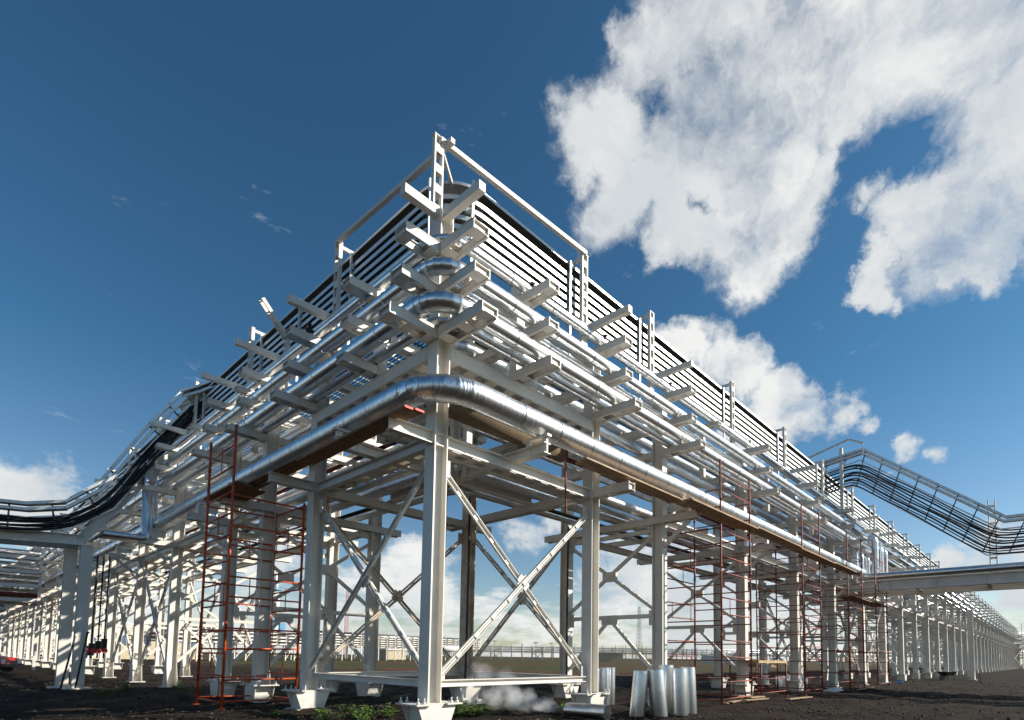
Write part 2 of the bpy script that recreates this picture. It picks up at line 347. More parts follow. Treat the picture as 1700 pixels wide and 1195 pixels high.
# ------------------------------------------------------------------ rack parts (s along the wing, o across it, z up)
Z1, ZA, ZB, ZC, ZD = 5.32, 7.28, 8.10, 8.92, 9.70    # arm centre heights
def column(mb, s, o, z0, z1, w=0.30, h=0.30, up=(1, 0, 0)):
    mb.isec((s, o, z0), (s, o, z1), w, h, up, 0.02, 0.014)
def footing(mb, s, o):
    a, b, zt = 0.42, 0.24, 0.46
    for sg in (-1, 1):
        mb.prism([(s - a, o + sg * b - .01, zt - .03), (s - a * .62, o + sg * b - .01, 0.0), (s + a * .62, o + sg * b - .01, 0.0), (s + a, o + sg * b - .01, zt - .03)], (0, 0.02, 0))
        mb.box(s - .27, s - .25, o - b + .02, o + b - .02, -.02, zt - .03) if sg < 0 else mb.box(s + .25, s + .27, o - b + .02, o + b - .02, -.02, zt - .03)
        mb.box(s + (-.50 if sg < 0 else .17), s + (-.17 if sg < 0 else .50), o - .33, o + .33, zt - .028, zt - .002)
    mb.box(s - .165, s + .165, o - .24, o + .24, zt - .026, zt - .004)
def bolts(mb, s, o):
    for a in (-.43, -.30, .30, .43):
        if abs(a) > .35: ys = (-.26, .26)
        else: ys = (-.26, .26)
        for b in ys:
            mb.tube((s + a, o + b, .455), (s + a, o + b, .50), .032, 6); mb.tube((s + a, o + b, .50), (s + a, o + b, .56), .014, 6)
def flare(mb, s, o):     # flared gusset foot of a braced column
    for sg in (-1, 1):
        mb.prism([(s - .15, o + sg * .152, .75), (s - .36, o + sg * .152, .02), (s + .36, o + sg * .152, .02), (s + .15, o + sg * .152, .75)], (0, sg * 0.016, 0))
    mb.box(s - .4, s + .4, o - .28, o + .28, -.02, .02)
def laced(mb, p, q, w, h, holes=None, up=(0, 0, 1)):
    """box member of two side plates tied by batten plates with openings above and below"""
    p = Vector(p); q = Vector(q); d = q - p; L_ = d.length; dn = d.normalized(); upv = Vector(up)
    sd = dn.cross(upv).normalized(); t = 0.014
    for sg in (-1, 1):
        mb.chan(p, q, .07, h, up, t, sg) if False else None
        mb.bar(p, q, t, h, up, ds=sg * (w / 2 - t / 2))
        for k in (-1, 1): mb.bar(p, q, .055, t, up, du=k * (h / 2 - t / 2 + .001), ds=sg * (w / 2 - .03 + .012))
    n = max(2, int(round(L_ / 0.5))) if holes is None else holes + 1
    pl = min(0.24, L_ / n * .55)
    for i in range(n):
        c = p + dn * (pl / 2 + (L_ - pl) * i / (n - 1))
        for k in (-1, 1): mb.bar(c - dn * pl / 2, c + dn * pl / 2, w - .03, t * .8, up, du=k * (h / 2 - t * 1.6))
    mb.bar(q - dn * .06, q - dn * .048, w - .032, h - .05, up)
    mb.bar(p + dn * .048, p + dn * .06, w - .032, h - .05, up)
def mkarm(ext, z, w=.30, h=.175, start=-.155, holes=None):
    return lambda mb: laced(mb, (0, start, z), (0, -ext, z), w, h, holes)
def post_laced(mb):
    s, o = 0.0, 0.30
    for sg in (-1, 1):
        mb.bar((s + sg * .095, o, 8.8), (s + sg * .095, o, 11.75), .10, .035, (1, 0, 0))
    z = 8.9
    while z < 11.7:
        for k in (-1, 1): mb.box(s - .078, s + .078, o + k * .042 - .005, o + k * .042 + .005, z, z + .17)
        z += .42
    mb.box(s - .12, s + .12, o - .055, o + .055, 11.752, 11.775)
def post_bracket(mb):
    mb.bar((0, .36, 11.72), (0, 1.12, 11.72), .07, .09)
def xbrace(mb, p0, p1, z0, z1, w=.12, h=.07, gusset=.2):
    """crossed members between two uprights p0,p1=(s,o)"""
    a0 = Vector((p0[0], p0[1], 0)); a1 = Vector((p1[0], p1[1], 0)); d = (a1 - a0).normalized(); n = Vector((d.y, -d.x, 0))
    A, B = a0 + d * .17, a1 - d * .17
    for (u, v, k) in ((A, B, .055), (B, A, -.055)):
        P = u + Vector((0, 0, z0)) + n * k; Q = v + Vector((0, 0, z1)) + n * k
        dd = (Q - P).normalized(); upv = dd.cross(n).normalized()
        for sg in (-1, 1):
            mb.bar(P, Q, .055, .012, upv, du=sg * (w / 2 - .02)); mb.bar(P, Q, .010, .045, upv, du=sg * (w / 2 - .044), ds=0.022)
        m = int((Q - P).length / .55)
        for i in range(1, m): c = P.lerp(Q, i / m); mb.bar(c - dd * .06, c + dd * .06, .010, w - .05, upv)
    c = (A + B) / 2 + Vector((0, 0, (z0 + z1) / 2))
    g2 = gusset
    dg = (B - A) / (B - A).length; di = ((B - A) + Vector((0, 0, z1 - z0))).normalized(); dj = ((A - B) + Vector((0, 0, z1 - z0))).normalized()
    mb.bar(c - di * g2, c + di * g2, .03, g2 * 1.1, di.cross(n)); mb.bar(c - dj * g2, c + dj * g2, .034, g2 * 1.1, dj.cross(n))
    for (cc, zz_) in ((A + d * .08, z0), (B - d * .08, z0), (A + d * .08, z1), (B - d * .08, z1)):
        mb.bar(cc + Vector((0, 0, zz_ - .16)), cc + Vector((0, 0, zz_ + .16)), .014, .16, d)
def transv(mb):     # transverse bracing in a bent between o=0 and o=3.5
    mb.bar((0, .15, 5.05), (0, 3.35, 5.05), .09, .12); mb.bar((0, .15, 2.55), (0, 3.35, 2.55), .09, .12)
    for (a, b, c, d_) in ((.2, 2.75, 3.3, 4.9), (3.3, 2.75, .2, 4.9)):
        mb.bar((.03 if a < 1 else -.03, a, b), (.03 if a < 1 else -.03, c, d_), .07, .10)
    mb.bar((0, 1.75, 2.5), (0, .2, .95), .07, .10); mb.bar((0, 1.75, 2.5), (0, 3.3, .95), .07, .10)
    mb.box(-.02, .02, 1.45, 2.05, 2.33, 2.62)
    mb.bar((0, 1.5, 3.82), (0, 2.0, 3.82), .10, .30)
    for o in (.22, 3.28):
        for z in (2.5, 4.95): mb.box(-.012, .012, o - .13, o + .13, z - .22, z + .22)
def saddle(mb):    # little stand under the big pipe
    mb.bar((0, -.35, 5.79), (0, -1.05, 5.79), .10, .06)
    for o in (-.45, -.95): mb.bar((0, o, 5.44), (0, o, 5.76), .05, .16, (1, 0, 0))
    mb.bar((-.02, -.45, 5.6), (-.02, -.95, 5.6), .008, .2)

bays = {'R': [8.03, 13.8, 19.35, 24.9, 30.7, 36.15, 41.8, 47.3], 'L': [7.65, 10.4, 15.9, 20.9, 26.3, 31.5]}
while bays['R'][-1] < 215: bays['R'].append(bays['R'][-1] + 5.6)
while bays['L'][-1] < 120: bays['L'].append(bays['L'][-1] + 5.3)
WN = {'R': 'right', 'L': 'left'}
def bay(wing, i, s, s2):
    far = i > 9; vfar = i > 16; g_ = s2 - s; back = 3.5 if wing == 'R' else 3.35
    braced = (wing == 'R' and i in (3, 4, 5)) or (wing == 'L' and i in (2, 3, 4))
    if i < 11: lab = 'white steel pipe rack bay, %s out from the corner tower along the %s wing' % (ORD[i], WN[wing])
    else: lab = 'distant white steel pipe rack bay far out along the %s wing' % WN[wing]
    t = thing('pipe_rack_bay', lab, 'pipe rack', 'rack bays of the %s wing' % WN[wing], W(wing, s, 0))
    def part(name, key, fn, m='steel'): return link(name, shared(key, fn, name, m, wing), t)
    z0 = 0.0 if braced else .44
    for o in (0, back):
        c = part('column', ('col', o, z0), lambda mb: column(mb, 0, o, z0, 9.0, .26, .34, (0, 1, 0)))
        if braced: part('flared_foot', ('flare', o), lambda mb: flare(mb, 0, o))
        else:
            fo = part('footing', ('foot', o), lambda mb: footing(mb, 0, o))
            if i < 5: link('anchor_bolts', shared(('bolt', o), lambda mb: bolts(mb, 0, o), 'anchor_bolts', 'steel', wing), fo)
    part('brace_frame', ('transv',), transv)
    part('cross_beam', ('cb1',), lambda mb: laced(mb, (0, -1.2, Z1), (0, back + .9, Z1), .26, .2, 8))
    part('pipe_saddle', ('saddle',), saddle)
    if i < 12:
        q = LOFF if wing == 'L' else 0
        for (o_, z_, r_) in ((-.76 + q, ZA, .17), (-.62 + q, ZB, .145)):
            part('pipe_shoe', ('shoe', o_), lambda mb: [mb.box(-.16, .16, o_ - .05, o_ + .05, z_ + .085, z_ + .115), mb.tube((-.10, o_, z_ + .28 - (.145 if z_ > 7.5 else 0) + (.105 if z_ > 7.5 else 0)), (-.07, o_, z_ + .28 - (.145 if z_ > 7.5 else 0) + (.105 if z_ > 7.5 else 0)), r_ + .012, 20), mb.tube((.07, o_, z_ + .28 - (.145 if z_ > 7.5 else 0) + (.105 if z_ > 7.5 else 0)), (.10, o_, z_ + .28 - (.145 if z_ > 7.5 else 0) + (.105 if z_ > 7.5 else 0)), r_ + .012, 20)], 'galv')
    for (z, e) in ((ZA, 1.38), (ZB, 1.12), (ZC, 1.1)):
        if wing == 'L': e -= .2
        part('cantilever_arm', ('arm', z), mkarm(e, z, holes=2 if e > 1.2 else 1))
        part('cross_beam', ('cb', z), lambda mb: laced(mb, (0, .16, z), (0, back + .8, z), .28, .18, 6))
    if i % 2 == 0 or i > 4 or i == 1 and wing == 'L' or i == 2 and wing == 'R':
        part('outrigger', ('drig',), lambda mb: mb.bar((0, .1, ZD), (0, -1.06, ZD), .13, .16))
    if wing == 'L' and i == 0:
        lp = part('laced_post', ('post', 'cut'), lambda mb: [post_laced(mb), setattr(mb, 'v', [(x, y, 8.8 + (z - 8.8) * .55) for x, y, z in mb.v])]); lp['label'] = 'post with a bent top'
        part('bent_post_top', ('bent',), lambda mb: [mb.bar((.0 + k, .3, 10.35), (.1 + k, -.42, 11.25), .035, .11, (0, 1, 0)) for k in (-.09, .09)] + [mb.bar((-.08 + .1 * q, .3 - .72 * q, 10.35 + .9 * q), (.08 + .1 * q, .3 - .72 * q, 10.35 + .9 * q), .05, .02) for q in (.1, .4, .7, .97)])
    else:
        part('laced_post', ('post',), post_laced); part('post_bracket', ('pbr',), post_bracket)
    # longitudinal beams to the next bent
    for o in (0, back):
        part('longitudinal_beam', ('lb1', o, round(g_, 2)), lambda mb: mb.isec((.16, o, Z1 - .02), (g_ - .16, o, Z1 - .02), .16, .22))
    part('longitudinal_beam', ('lbc', round(g_, 2)), lambda mb: mb.isec((.16, .05, ZC + .02), (g_ - .16, .05, ZC + .02), .12, .16))
    part('longitudinal_beam', ('lbb', round(g_, 2)), lambda mb: mb.isec((.16, back, ZB), (g_ - .16, back, ZB), .14, .18))
    if not far:
        part('middle_cross_beam', ('mcb', round(g_, 2)), lambda mb: mb.isec((g_ / 2, -.1, Z1 + .2), (g_ / 2, back + .9, Z1 + .2), .14, .18))
        part('middle_post', ('mpo', round(g_, 2)), lambda mb: mb.box(g_ / 2 - .07, g_ / 2 + .07, .0, .14, ZA, ZC - .07))
        part('middle_arm', ('mar', round(g_, 2)), lambda mb: laced(mb, (g_ / 2, 1.2, ZC + .1), (g_ / 2, -.55, ZC + .1), .2, .14))
    part('knee_brace', ('knee',), lambda mb: mb.bar((0, -.16, 4.55), (0, -.95, 5.2), .09, .11))
    if (wing == 'R' and i in (3, 4)) or (wing == 'L' and i in (2, 3)) or i in (13, 14, 22, 23):
        for o in (0, back):
            part('anchor_brace', ('xb', o, round(g_, 2)), lambda mb: xbrace(mb, (0, o), (g_, o), .5, 5.1, .22, .1, .32), 'steel')
    return t
for wing in 'RL':
    b = bays[wing]
    for i in range(len(b) - 1): bay(wing, i, b[i], b[i + 1])

# ------------------------------------------------------------------ corner tower
W_ = 4.75
T = thing('corner_tower', 'white steel corner tower with crossed braces where the two pipe rack wings meet', 'tower')
def tp(name, fn, m='steel', wing='R', key=None): 
    mb = MB(); fn(mb); return link(name, mb.mesh(name, m, wing == 'L'), T)
for (x, y) in ((0, 0), (W_, 0), (0, W_), (W_, W_ - .1)):
    tp('column', lambda mb: column(mb, x, y, .44, 9.78 if (x, y) == (0, 0) else 9.0), 'steel_old' if x and y else 'steel')
    fo = tp('footing', lambda mb: footing(mb, x, y), 'steel')
    mb = MB(); bolts(mb, x, y); link('anchor_bolts', mb.mesh('anchor_bolts', 'steel'), fo)
    mb = MB(); mb.hexa([(x - .48, y - .42, -.1), (x + .5, y - .45, -.1), (x + .5, y + .45, -.1), (x - .5, y + .45, -.1), (x - .38, y - .33, .03), (x + .4, y - .32, .03), (x + .38, y + .36, .025), (x - .36, y + .34, .03)])
    link('concrete_pad', mb.mesh('concrete_pad', 'concrete'), T)
for p0, p1 in (((0, 0), (W_, 0)), ((W_, 0), (W_, W_ - .1)), ((0, W_), (W_, W_)), ((0, W_), (0, 0))):
    tp('crossed_brace', lambda mb: xbrace(mb, p0, p1, .95, 4.85, .15, .08, .17), 'steel_old' if (p0[0] and p1[0]) or (p0[1] and p1[1]) else 'steel')
    d = (Vector((*p1, 0)) - Vector((*p0, 0))).normalized() * .17
    tp('bottom_strut', lambda mb: mb.isec(Vector((*p0, .80)) + d, Vector((*p1, .80)) - d, .14, .13))
# level 1 beams
tp('corner_beam', lambda mb: mb.isec((-1.05, -.03, Z1), (W_ - .16, -.03, Z1), .16, .24))
tp('corner_beam', lambda mb: mb.isec((-.03, .16, Z1 - .02), (-.03, W_ - .16, Z1 - .02), .16, .22))
tp('corner_beam', lambda mb: laced(mb, (0.16, W_, Z1 - .05), (W_ + .9, W_, Z1 - .05), .26, .2, 8))
tp('corner_beam', lambda mb: laced(mb, (W_, -1.2, Z1 + .02), (W_, W_ + .9, Z1 + .02), .26, .2, 9))
tp('corner_beam', lambda mb: mb.isec((-1.15, W_, Z1 + .02), (-.16, W_, Z1 + .02), .2, .22))
tp('corner_beam', lambda mb: mb.isec((.22, .16, Z1 - .03), (.22, W_ - .16, Z1 - .03), .10, .2))
tp('corner_beam', lambda mb: mb.isec((.16, .26, Z1 - .03), (W_ - .16, .26, Z1 - .03), .10, .2))
for wing in 'RL':
    for k in range(9):
        link('batten_plate', shared(('bat',), lambda mb: mb.box(0, .22, -.1, .30, Z1 - .145, Z1 - .135), 'batten_plate', 'steel', wing), T, W(wing, .3 + k * .5, 0))
SM = 2.05
for wing in 'RL':
    wd = WN[wing]
    tp('middle_cross_beam', lambda mb: mb.isec((SM, -.95, Z1 + .22), (SM, W_, Z1 + .22), .2, .22), wing=wing)
    tp('pipe_saddle', lambda mb: [mb.bar((SM, -.3, 5.80), (SM, -1.0, 5.80), .12, .05), mb.bar((SM, -.42, 5.44), (SM, -.42, 5.77), .12, .05), mb.bar((SM, -.88, 5.44), (SM, -.88, 5.77), .12, .05)], wing=wing)
    # level A ladder beam in the wing's front plane
    tp('ladder_beam', lambda mb: laced(mb, (.16, .02, 7.02), (W_ - .16, .02, 7.02), .34, .26, 8), wing=wing)
    tp('ladder_beam', lambda mb: laced(mb, (.16, .02, 8.80), (W_ - .16, .02, 8.80), .20, .14, 9), wing=wing)
    for s, zs in ((0, ((ZA, 1.42, 2), (ZB, 1.2, 1), (ZC, 1.14, 1))), (SM, ((ZA, 1.15, 1), (ZB, 1.08, 1), (ZC, 1.08, 1))), (W_, ((ZA, 1.38, 2), (ZB, 1.12, 1), (ZC, 1.1, 1)))):
        for z, e, hn in zs:
            if wing == 'L': e -= .22
            tp('cantilever_arm', lambda mb: laced(mb, (s, -.155, z), (s, -e, z), .36 if s == 0 else .30, .185, hn), wing=wing)
            if s: tp('cross_beam', lambda mb: laced(mb, (s, .16, z), (s, W_ + .6, z), .26, .18, 8), wing=wing)
    for s in (0, W_):
        tp('outrigger', lambda mb: mb.bar((s, (-.08 if s == 0 else .1), ZD + (.02 if wing == 'L' else 0)), (s, -1.14 if wing == 'R' else -.9, ZD + (.02 if wing == 'L' else 0)), .15, .17), wing=wing)
    tp('hanger_post', lambda mb: mb.box(SM - .11, SM + .11, -.12, .09, 7.16, 9.35), wing=wing)
    tp('hanger_post', lambda mb: mb.box(SM - .08, SM + .08, 1.5, 1.64, 5.4, 9.0), wing=wing)
    def mpost(mb): post_laced(mb); mb.v = [(x + W_ , y, z) for x, y, z in mb.v]
    tp('laced_post', mpost, wing=wing)
    def mbr(mb): post_bracket(mb); mb.v = [(x + W_, y, z) for x, y, z in mb.v]
    tp('post_bracket', mbr, wing=wing)
    tp('top_rail', lambda mb: mb.bar((.06, .24, 11.52), (W_, .24, 11.78), .10, .10), wing=wing)
tp('laced_post', lambda mb: [post_laced(mb), setattr(mb, 'v', [(x + .03, y - .04, z - .21 if z > 9.5 else z) for x, y, z in mb.v])])
tp('post_bracket', lambda mb: mb.bar((.1, .3, 11.50), (.9, .9, 11.48), .06, .08))
tp('pedestal', lambda mb: mb.isec((1.9, 1.9, 5.3), (1.9, 1.9, 7.2), .2, .2, (1, 0, 0)))

# ------------------------------------------------------------------ pipes that run along both wings and turn at the corner
def jacket_mesh(r, L_, n, m, rim=True):
    def fn(mb):
        mb.tube((0, 0, 0), (L_, 0, 0), r, n, cap=False)
        if rim: mb.tube((L_ - .035, 0, 0), (L_ - .012, 0, 0), r + .009, n, cap=True)
    return shared(('jk', round(r, 3), round(L_, 3), n, m, rim), fn, 'pipe_jacket', m)
LOFF = .16      # the left wing's arms are a little shorter, its pipes sit closer in
def ring(mb, c, a, R_c, r, n, z):
    b = len(mb.v); ux, uy = -math.sin(a), -math.cos(a); cx_, cy_ = c
    for i in range(n):
        t = 2 * PI * i / n; rr = R_c + r * math.cos(t)
        mb.v.append((cx_ + ux * rr, cy_ + uy * rr, z + r * math.sin(t)))
    return b
def gore(c, R_c, r, n, z, a0, a1, m):
    mb = MB(); b0 = ring(mb, c, a0, R_c, r, n, z); b1 = ring(mb, c, a1, R_c, r, n, z)
    for i in range(n):
        j = (i + 1) % n; mb.f.append((b0 + i, b0 + j, b1 + j, b1 + i)); mb.sm.append(True)
    if r > .12:
        e = .012 / R_c; b2 = ring(mb, c, a1 - e, R_c, r + .013, n, z); b3 = ring(mb, c, a1 + e, R_c, r + .013, n, z)
        for i in range(n):
            j = (i + 1) % n; mb.f.append((b2 + i, b2 + j, b3 + j, b3 + i)); mb.sm.append(True)
    return mb.mesh('elbow_gore', m)
def corner_pipe(name, label, o, z, r, R_c, m='jacket', n=24, seg=1.12, near=26, ends=(215, 120), gores=6, starts=None, cat='pipe'):
    t = thing(name, label, cat, loc=(0, 0, 0)); lo = LOFF if o < 0 else 0; c = (o + lo + R_c, o + R_c)
    if starts is None:
        for k in range(gores):
            link('elbow_gore', gore(c, R_c, r, n, z, PI / 2 * k / gores, PI / 2 * (k + 1) / gores, m), t)
    for wi, wing in enumerate('RL'):
        s = c[wi]; oo = o + (lo if wi else 0)
        while s < near and seg:
            link('pipe_jacket', jacket_mesh(r, seg, n, m), t, W(wing, s, oo, z), 0 if wing == 'R' else PI / 2); s += seg
        if ends[wi] > s:
            mb = MB(); mb.tube((0, 0, 0), (ends[wi] - s, 0, 0), r, 10, cap=True)
            link('pipe_run', mb.mesh('pipe_run', m), t, W(wing, s, oo, z), 0 if wing == 'R' else PI / 2)
    return t
corner_pipe('large_pipe', 'largest silver clad pipe sweeping round the outside of the corner column', -.70, 6.09, .245, .90, seg=1.1, n=32, near=26, gores=7, ends=(27.9, 120))
corner_pipe('silver_pipe', 'silver pipe lying on the outer ends of the lowest cantilever arms', -.76, 7.56, .17, .55, 'jacket_smooth', seg=1.3, gores=7)
corner_pipe('silver_pipe', 'narrow silver pipe close to the column on the lowest cantilever arms', -.36, 7.49, .105, .42, 'jacket_smooth', seg=1.3, gores=5, n=16)
corner_pipe('silver_pipe', 'silver pipe on the middle tier of cantilever arms', -.62, 8.34, .145, .48, 'jacket_smooth', seg=1.3, gores=6, n=20)
corner_pipe('silver_pipe', 'thin silver pipe on the middle cantilever arms nearest the column', -.27, 8.27, .06, .36, 'jacket_smooth', seg=2.6, gores=5, n=12, near=12)
corner_pipe('silver_pipe', 'thin silver pipe hooked round the column on the highest laced arms', -.33, 9.15, .10, .42, 'jacket_smooth', seg=1.3, gores=6, n=16, near=14)
inner = [(.62, 7.50, .13, 'jacket_smooth', 'behind the column row on the lowest cross beams'), (1.15, 7.47, .09, 'jacket_smooth', 'thin, one in from the column row on the lowest cross beams'),
         (1.85, 7.55, .17, 'jacket_smooth', 'broad, at the middle of the lowest cross beams'), (2.6, 7.45, .07, 'red_brown', 'dark red, towards the back of the lowest cross beams'),
         (3.05, 7.50, .12, 'jacket_smooth', 'at the back edge of the lowest cross beams'), (.55, 8.30, .10, 'jacket_smooth', 'just behind the column row on the middle cross beams'),
         (1.3, 8.34, .14, 'jacket_smooth', 'at the centre of the middle cross beams'), (2.3, 8.28, .09, 'jacket_smooth', 'thin, towards the back of the middle cross beams'),
         (2.9, 8.33, .13, 'jacket_smooth', 'at the back of the middle cross beams'),
         (.75, 5.72, .15, 'jacket_smooth', 'above the lowest tier beams just inside the columns'), (1.25, 5.66, .09, 'jacket_smooth', 'thin, second in on the lowest tier beams'),
         (1.85, 5.75, .18, 'jacket_smooth', 'broad, in the middle of the lowest tier beams'), (2.45, 5.62, .06, 'black_iron', 'thin black, on the lowest tier beams'), (2.95, 5.7, .13, 'jacket_smooth', 'at the back of the lowest tier beams')]
for o, z, r, m, where in inner:
    corner_pipe('inner_pipe', 'pipe running %s' % where, o, z, r, .45 + r, m, seg=0 if r < .1 else 2.2, gores=5, n=16, near=16)
mb = MB(); mb.tube((0, 0, 0), (4.1, 0, 0), .21, 20, cap=True)
o = link('wool_wrapped_pipe', mb.mesh('wool_wrapped_pipe', 'wool'), None, (.25, .62, 6.42)); tag(o, 'thick pipe wrapped in brown mineral wool above the large silver pipe', 'pipe')

# ------------------------------------------------------------------ cable trays stacked up on the outside wall
def tray(z, h, d, label, m='galv', lid=False, o0=.52):
    t = thing('cable_tray', label, 'cable tray', 'cable trays stacked along both wings'); c = o0 + 1.0
    def sect(L_):
        def fn(mb):
            mb.box(0, L_, 0, .012, -h / 2, h / 2); mb.box(0, L_, d - .012, d, -h / 2, h / 2); mb.box(L_ - .05, L_ - .004, -.004, -.001, -h / 2 + .01, h / 2 - .01)
        return fn
    def base(L_): return lambda mb: mb.box(0, L_, .013, d - .013, (h / 2 - .012) if lid else -h / 2, h / 2 if lid else -h / 2 + .01)  # solid plate; its dark colour paints in underside shade and stands for perforations
    def fill(L_): return lambda mb: mb.box(0, L_, .03, d - .03, -h / 2 + .012, h / 2 + .015)  # solid black cable mass, added to block light between the trays
    for wing, end in (('R', 215), ('L', 120)):
        s = c
        while s < 27:
            ts = link('tray_section', shared(('tray', h, d, lid, 3), sect(3.0), 'tray_section', m, wing), t, W(wing, s, o0, z)); link('shade_toned_base', shared(('base', h, d, lid, 3), base(3.0), 'shade_toned_base', 'galv_dark', wing), ts); s += 3.0
        if not lid: mb = MB(); fill(end - c)(mb); link('cable_light_block', mb.mesh('cable_light_block', 'rubber', wing == 'L'), t, W(wing, c, o0, z))
        mb = MB(); sect(end - s)(mb); tr = link('tray_run', mb.mesh('tray_run', m, wing == 'L'), t, W(wing, s, o0, z)); mb = MB(); base(end - s)(mb); link('shade_toned_base', mb.mesh('shade_toned_base', 'galv_dark', wing == 'L'), tr)
    mb = MB(); K = 14
    for ra, rb, za, zb in ((1.0, .988, -h / 2, h / 2), (1.0 - d + .012, 1.0 - d, -h / 2, h / 2), (.987, 1.0 - d + .013, (h / 2 - .012) if lid else -h / 2, h / 2 if lid else -h / 2 + .01)):
        for k in range(K):
            a0, a1 = PI / 2 * k / K, PI / 2 * (k + 1) / K; cc = []
            for zq in (za, zb):
                for (rr, a) in ((ra, a0), (ra, a1), (rb, a1), (rb, a0)): cc.append((c - math.sin(a) * rr, c - math.cos(a) * rr, zq))
            mb.hexa(cc)
    link('curved_section', mb.mesh('curved_section', m), t, (0, 0, z))
    if not lid:
        mb = MB()
        for k in range(K):
            a0, a1 = PI / 2 * k / K, PI / 2 * (k + 1) / K; cc = []
            for zq in (-h / 2 + .012, h / 2 + .015):
                for (rr, a) in ((.97, a0), (.97, a1), (1.03 - d, a1), (1.03 - d, a0)): cc.append((c - math.sin(a) * rr, c - math.cos(a) * rr, zq))
            mb.hexa(cc)
        link('cable_light_block', mb.mesh('cable_light_block', 'rubber'), t, (0, 0, z))  # the added light-blocking cable mass carried round the bend
tnames = ['topmost', 'second from the top', 'third from the top', 'fourth from the top', 'second from the bottom', 'lowest']
for k, z in enumerate((11.47, 11.15, 10.93, 10.71, 10.49, 10.27)):
    tray(z, .07 if k == 0 else .105, .55 if k == 0 else .46, 'galvanised cable tray, %s in the stack that rounds the corner' % tnames[k], lid=(k == 0))
def strut_set(wing):
    t = thing('tray_strut_row', 'row of thin perforated struts carrying the cable trays on the %s wing' % WN[wing], 'support struts')
    for s in [1.12] + [q - .34 for q in [W_] + bays[wing][:9]]:
        link('strut', shared(('strut',), lambda mb: [mb.box(-.025, .025, .45, .50, 9.0, 11.5)] + [mb.box(-.045, .045, .50, .95, z - .11, z - .07) for z in (11.15, 10.93, 10.71, 10.49, 10.27)], 'strut', 'galv', wing), t, W(wing, s, 0))
strut_set('R'); strut_set('L')
# conduits and ladder tray below the stack
corner_pipe('banded_conduit', 'long pale banded conduit under the stacked cable trays', .10, 9.62, .085, .62, 'galv', seg=1.3, n=12, near=20, gores=6, cat='conduit')
corner_pipe('channel_conduit', 'thin grey conduit just below the banded conduit', .02, 9.40, .045, .55, 'galv', seg=0, n=8, near=0, gores=6, cat='conduit')
def ladder(o, z, w, label, m='galv_dark'):
    t = thing('ladder_tray', label, 'cable tray')
    for wing, end in (('R', 60), ('L', 60)):
        mb = MB(); mb.box(W_ * .3, end, o, o + .02, z, z + .1); mb.box(W_ * .3, end, o + w, o + w + .02, z, z + .1); link('side_rails', mb.mesh('side_rails', m, wing == 'L'), t)
        mb = MB(); s = W_ * .3 + .2
        while s < end: mb.box(s, s + .03, o + .021, o + w - .001, z + .02, z + .05); s += .33
        link('rungs', mb.mesh('rungs', m, wing == 'L'), t, stuff=True)
        mb = MB(); rnd = random.Random(int(z * 10 + o * 7))
        for q in range(4):
            oo = o + w * (q + .6) / 4.6; mb.path([(W_ * .3 + 1.2 * k, oo + rnd.uniform(-.02, .02), z + .075 + rnd.uniform(0, .02)) for k in range(int((end - 2) / 1.2))], .017, 5)
        link('cables', mb.mesh('cables', 'rubber', wing == 'L'), t)
ladder(.75, 9.15, .5, 'dark ladder tray with cables behind the highest laced arms')
ladder(1.6, 9.15, .5, 'dark ladder tray with cables over the middle of the rack top')
ladder(2.5, 9.15, .5, 'dark ladder tray with cables at the back of the rack top')
# valve clusters where the heating line steps at each support
def cluster(x, y, z, label, seed):
    rnd = random.Random(seed); t = thing('valve_cluster', label, 'valve', 'valve clusters on the highest arms', (x, y, z))
    mb = MB(); mb.tube((0, 0, -.05), (0, 0, .16), .035, 8); mb.tube((-.1, 0, .05), (.12, .02, .05), .045, 8); link('valve_body', mb.mesh('valve_body', 'black_iron'), t)
    mb = MB(); mb.tube((-.02, -.02, .17), (-.02, -.02, .18), .07, 10); link('hand_wheel', mb.mesh('hand_wheel', 'galv_dark'), t)
    mb = MB(); mb.path([(.1, 0, .05), (.2, -.02, .0), (.24, .03, -.1), (.2, .05, -.22)], .014); link('hose', mb.mesh('hose', 'rubber'), t)
for x, y, lb in ((SM + .15, -.3, 'on the highest arm between the corner column and its right neighbour'), (W_ + .1, -.32, 'on the highest arm of the second column of the right wing'), (8.1, -.32, 'on the highest arm of the third column of the right wing'), (13.9, -.32, 'on the highest arm of the fourth column of the right wing')):
    cluster(x, y, 9.2, 'small dark valve cluster ' + lb, int(x * 3))
cluster(-.32, W_ + .1, 9.2, 'small dark valve cluster above the second column of the left wing', 5)

# ------------------------------------------------------------------ walkway planks
def plank_deck(name, label, wing, s0, s1, o0, n, z, wid, m, red=False, seg=4.0):
    t = thing(name, label, 'planks'); rnd = random.Random(int(s0 * 7 + n)); s = s0; row = 0
    while s < s1 - .5:
        Ls = min(seg, s1 - s)
        for k in range(n):
            a = s + rnd.uniform(-.12, .05) + (k * .12 if row == 0 else 0); b = s + Ls + rnd.uniform(.0, .18)
            mb = MB(); oo = o0 + k * (wid + .012); zz_ = z + row % 2 * .045 + rnd.uniform(0, .01)
            mb.box(a, b, oo, oo + wid, zz_, zz_ + .04)
            p = link('plank', mb.mesh('plank', m, wing == 'L'), t)
            if red and row == 0:
                mb = MB(); mb.box(a - .006, a - .001, oo, oo + wid, zz_, zz_ + .04); e = link('painted_end', mb.mesh('painted_end', 'red_end', wing == 'L'), p); e['label'] = 'red painted plank end'
        s += Ls; row += 1
    return t
plank_deck('plank_walkway', 'pair of brown planks with red painted ends under the large pipe by the corner column', 'L', -.62, 6.7, -1.10, 2, 5.42, .18, 'plank_dark', True, 3.9)
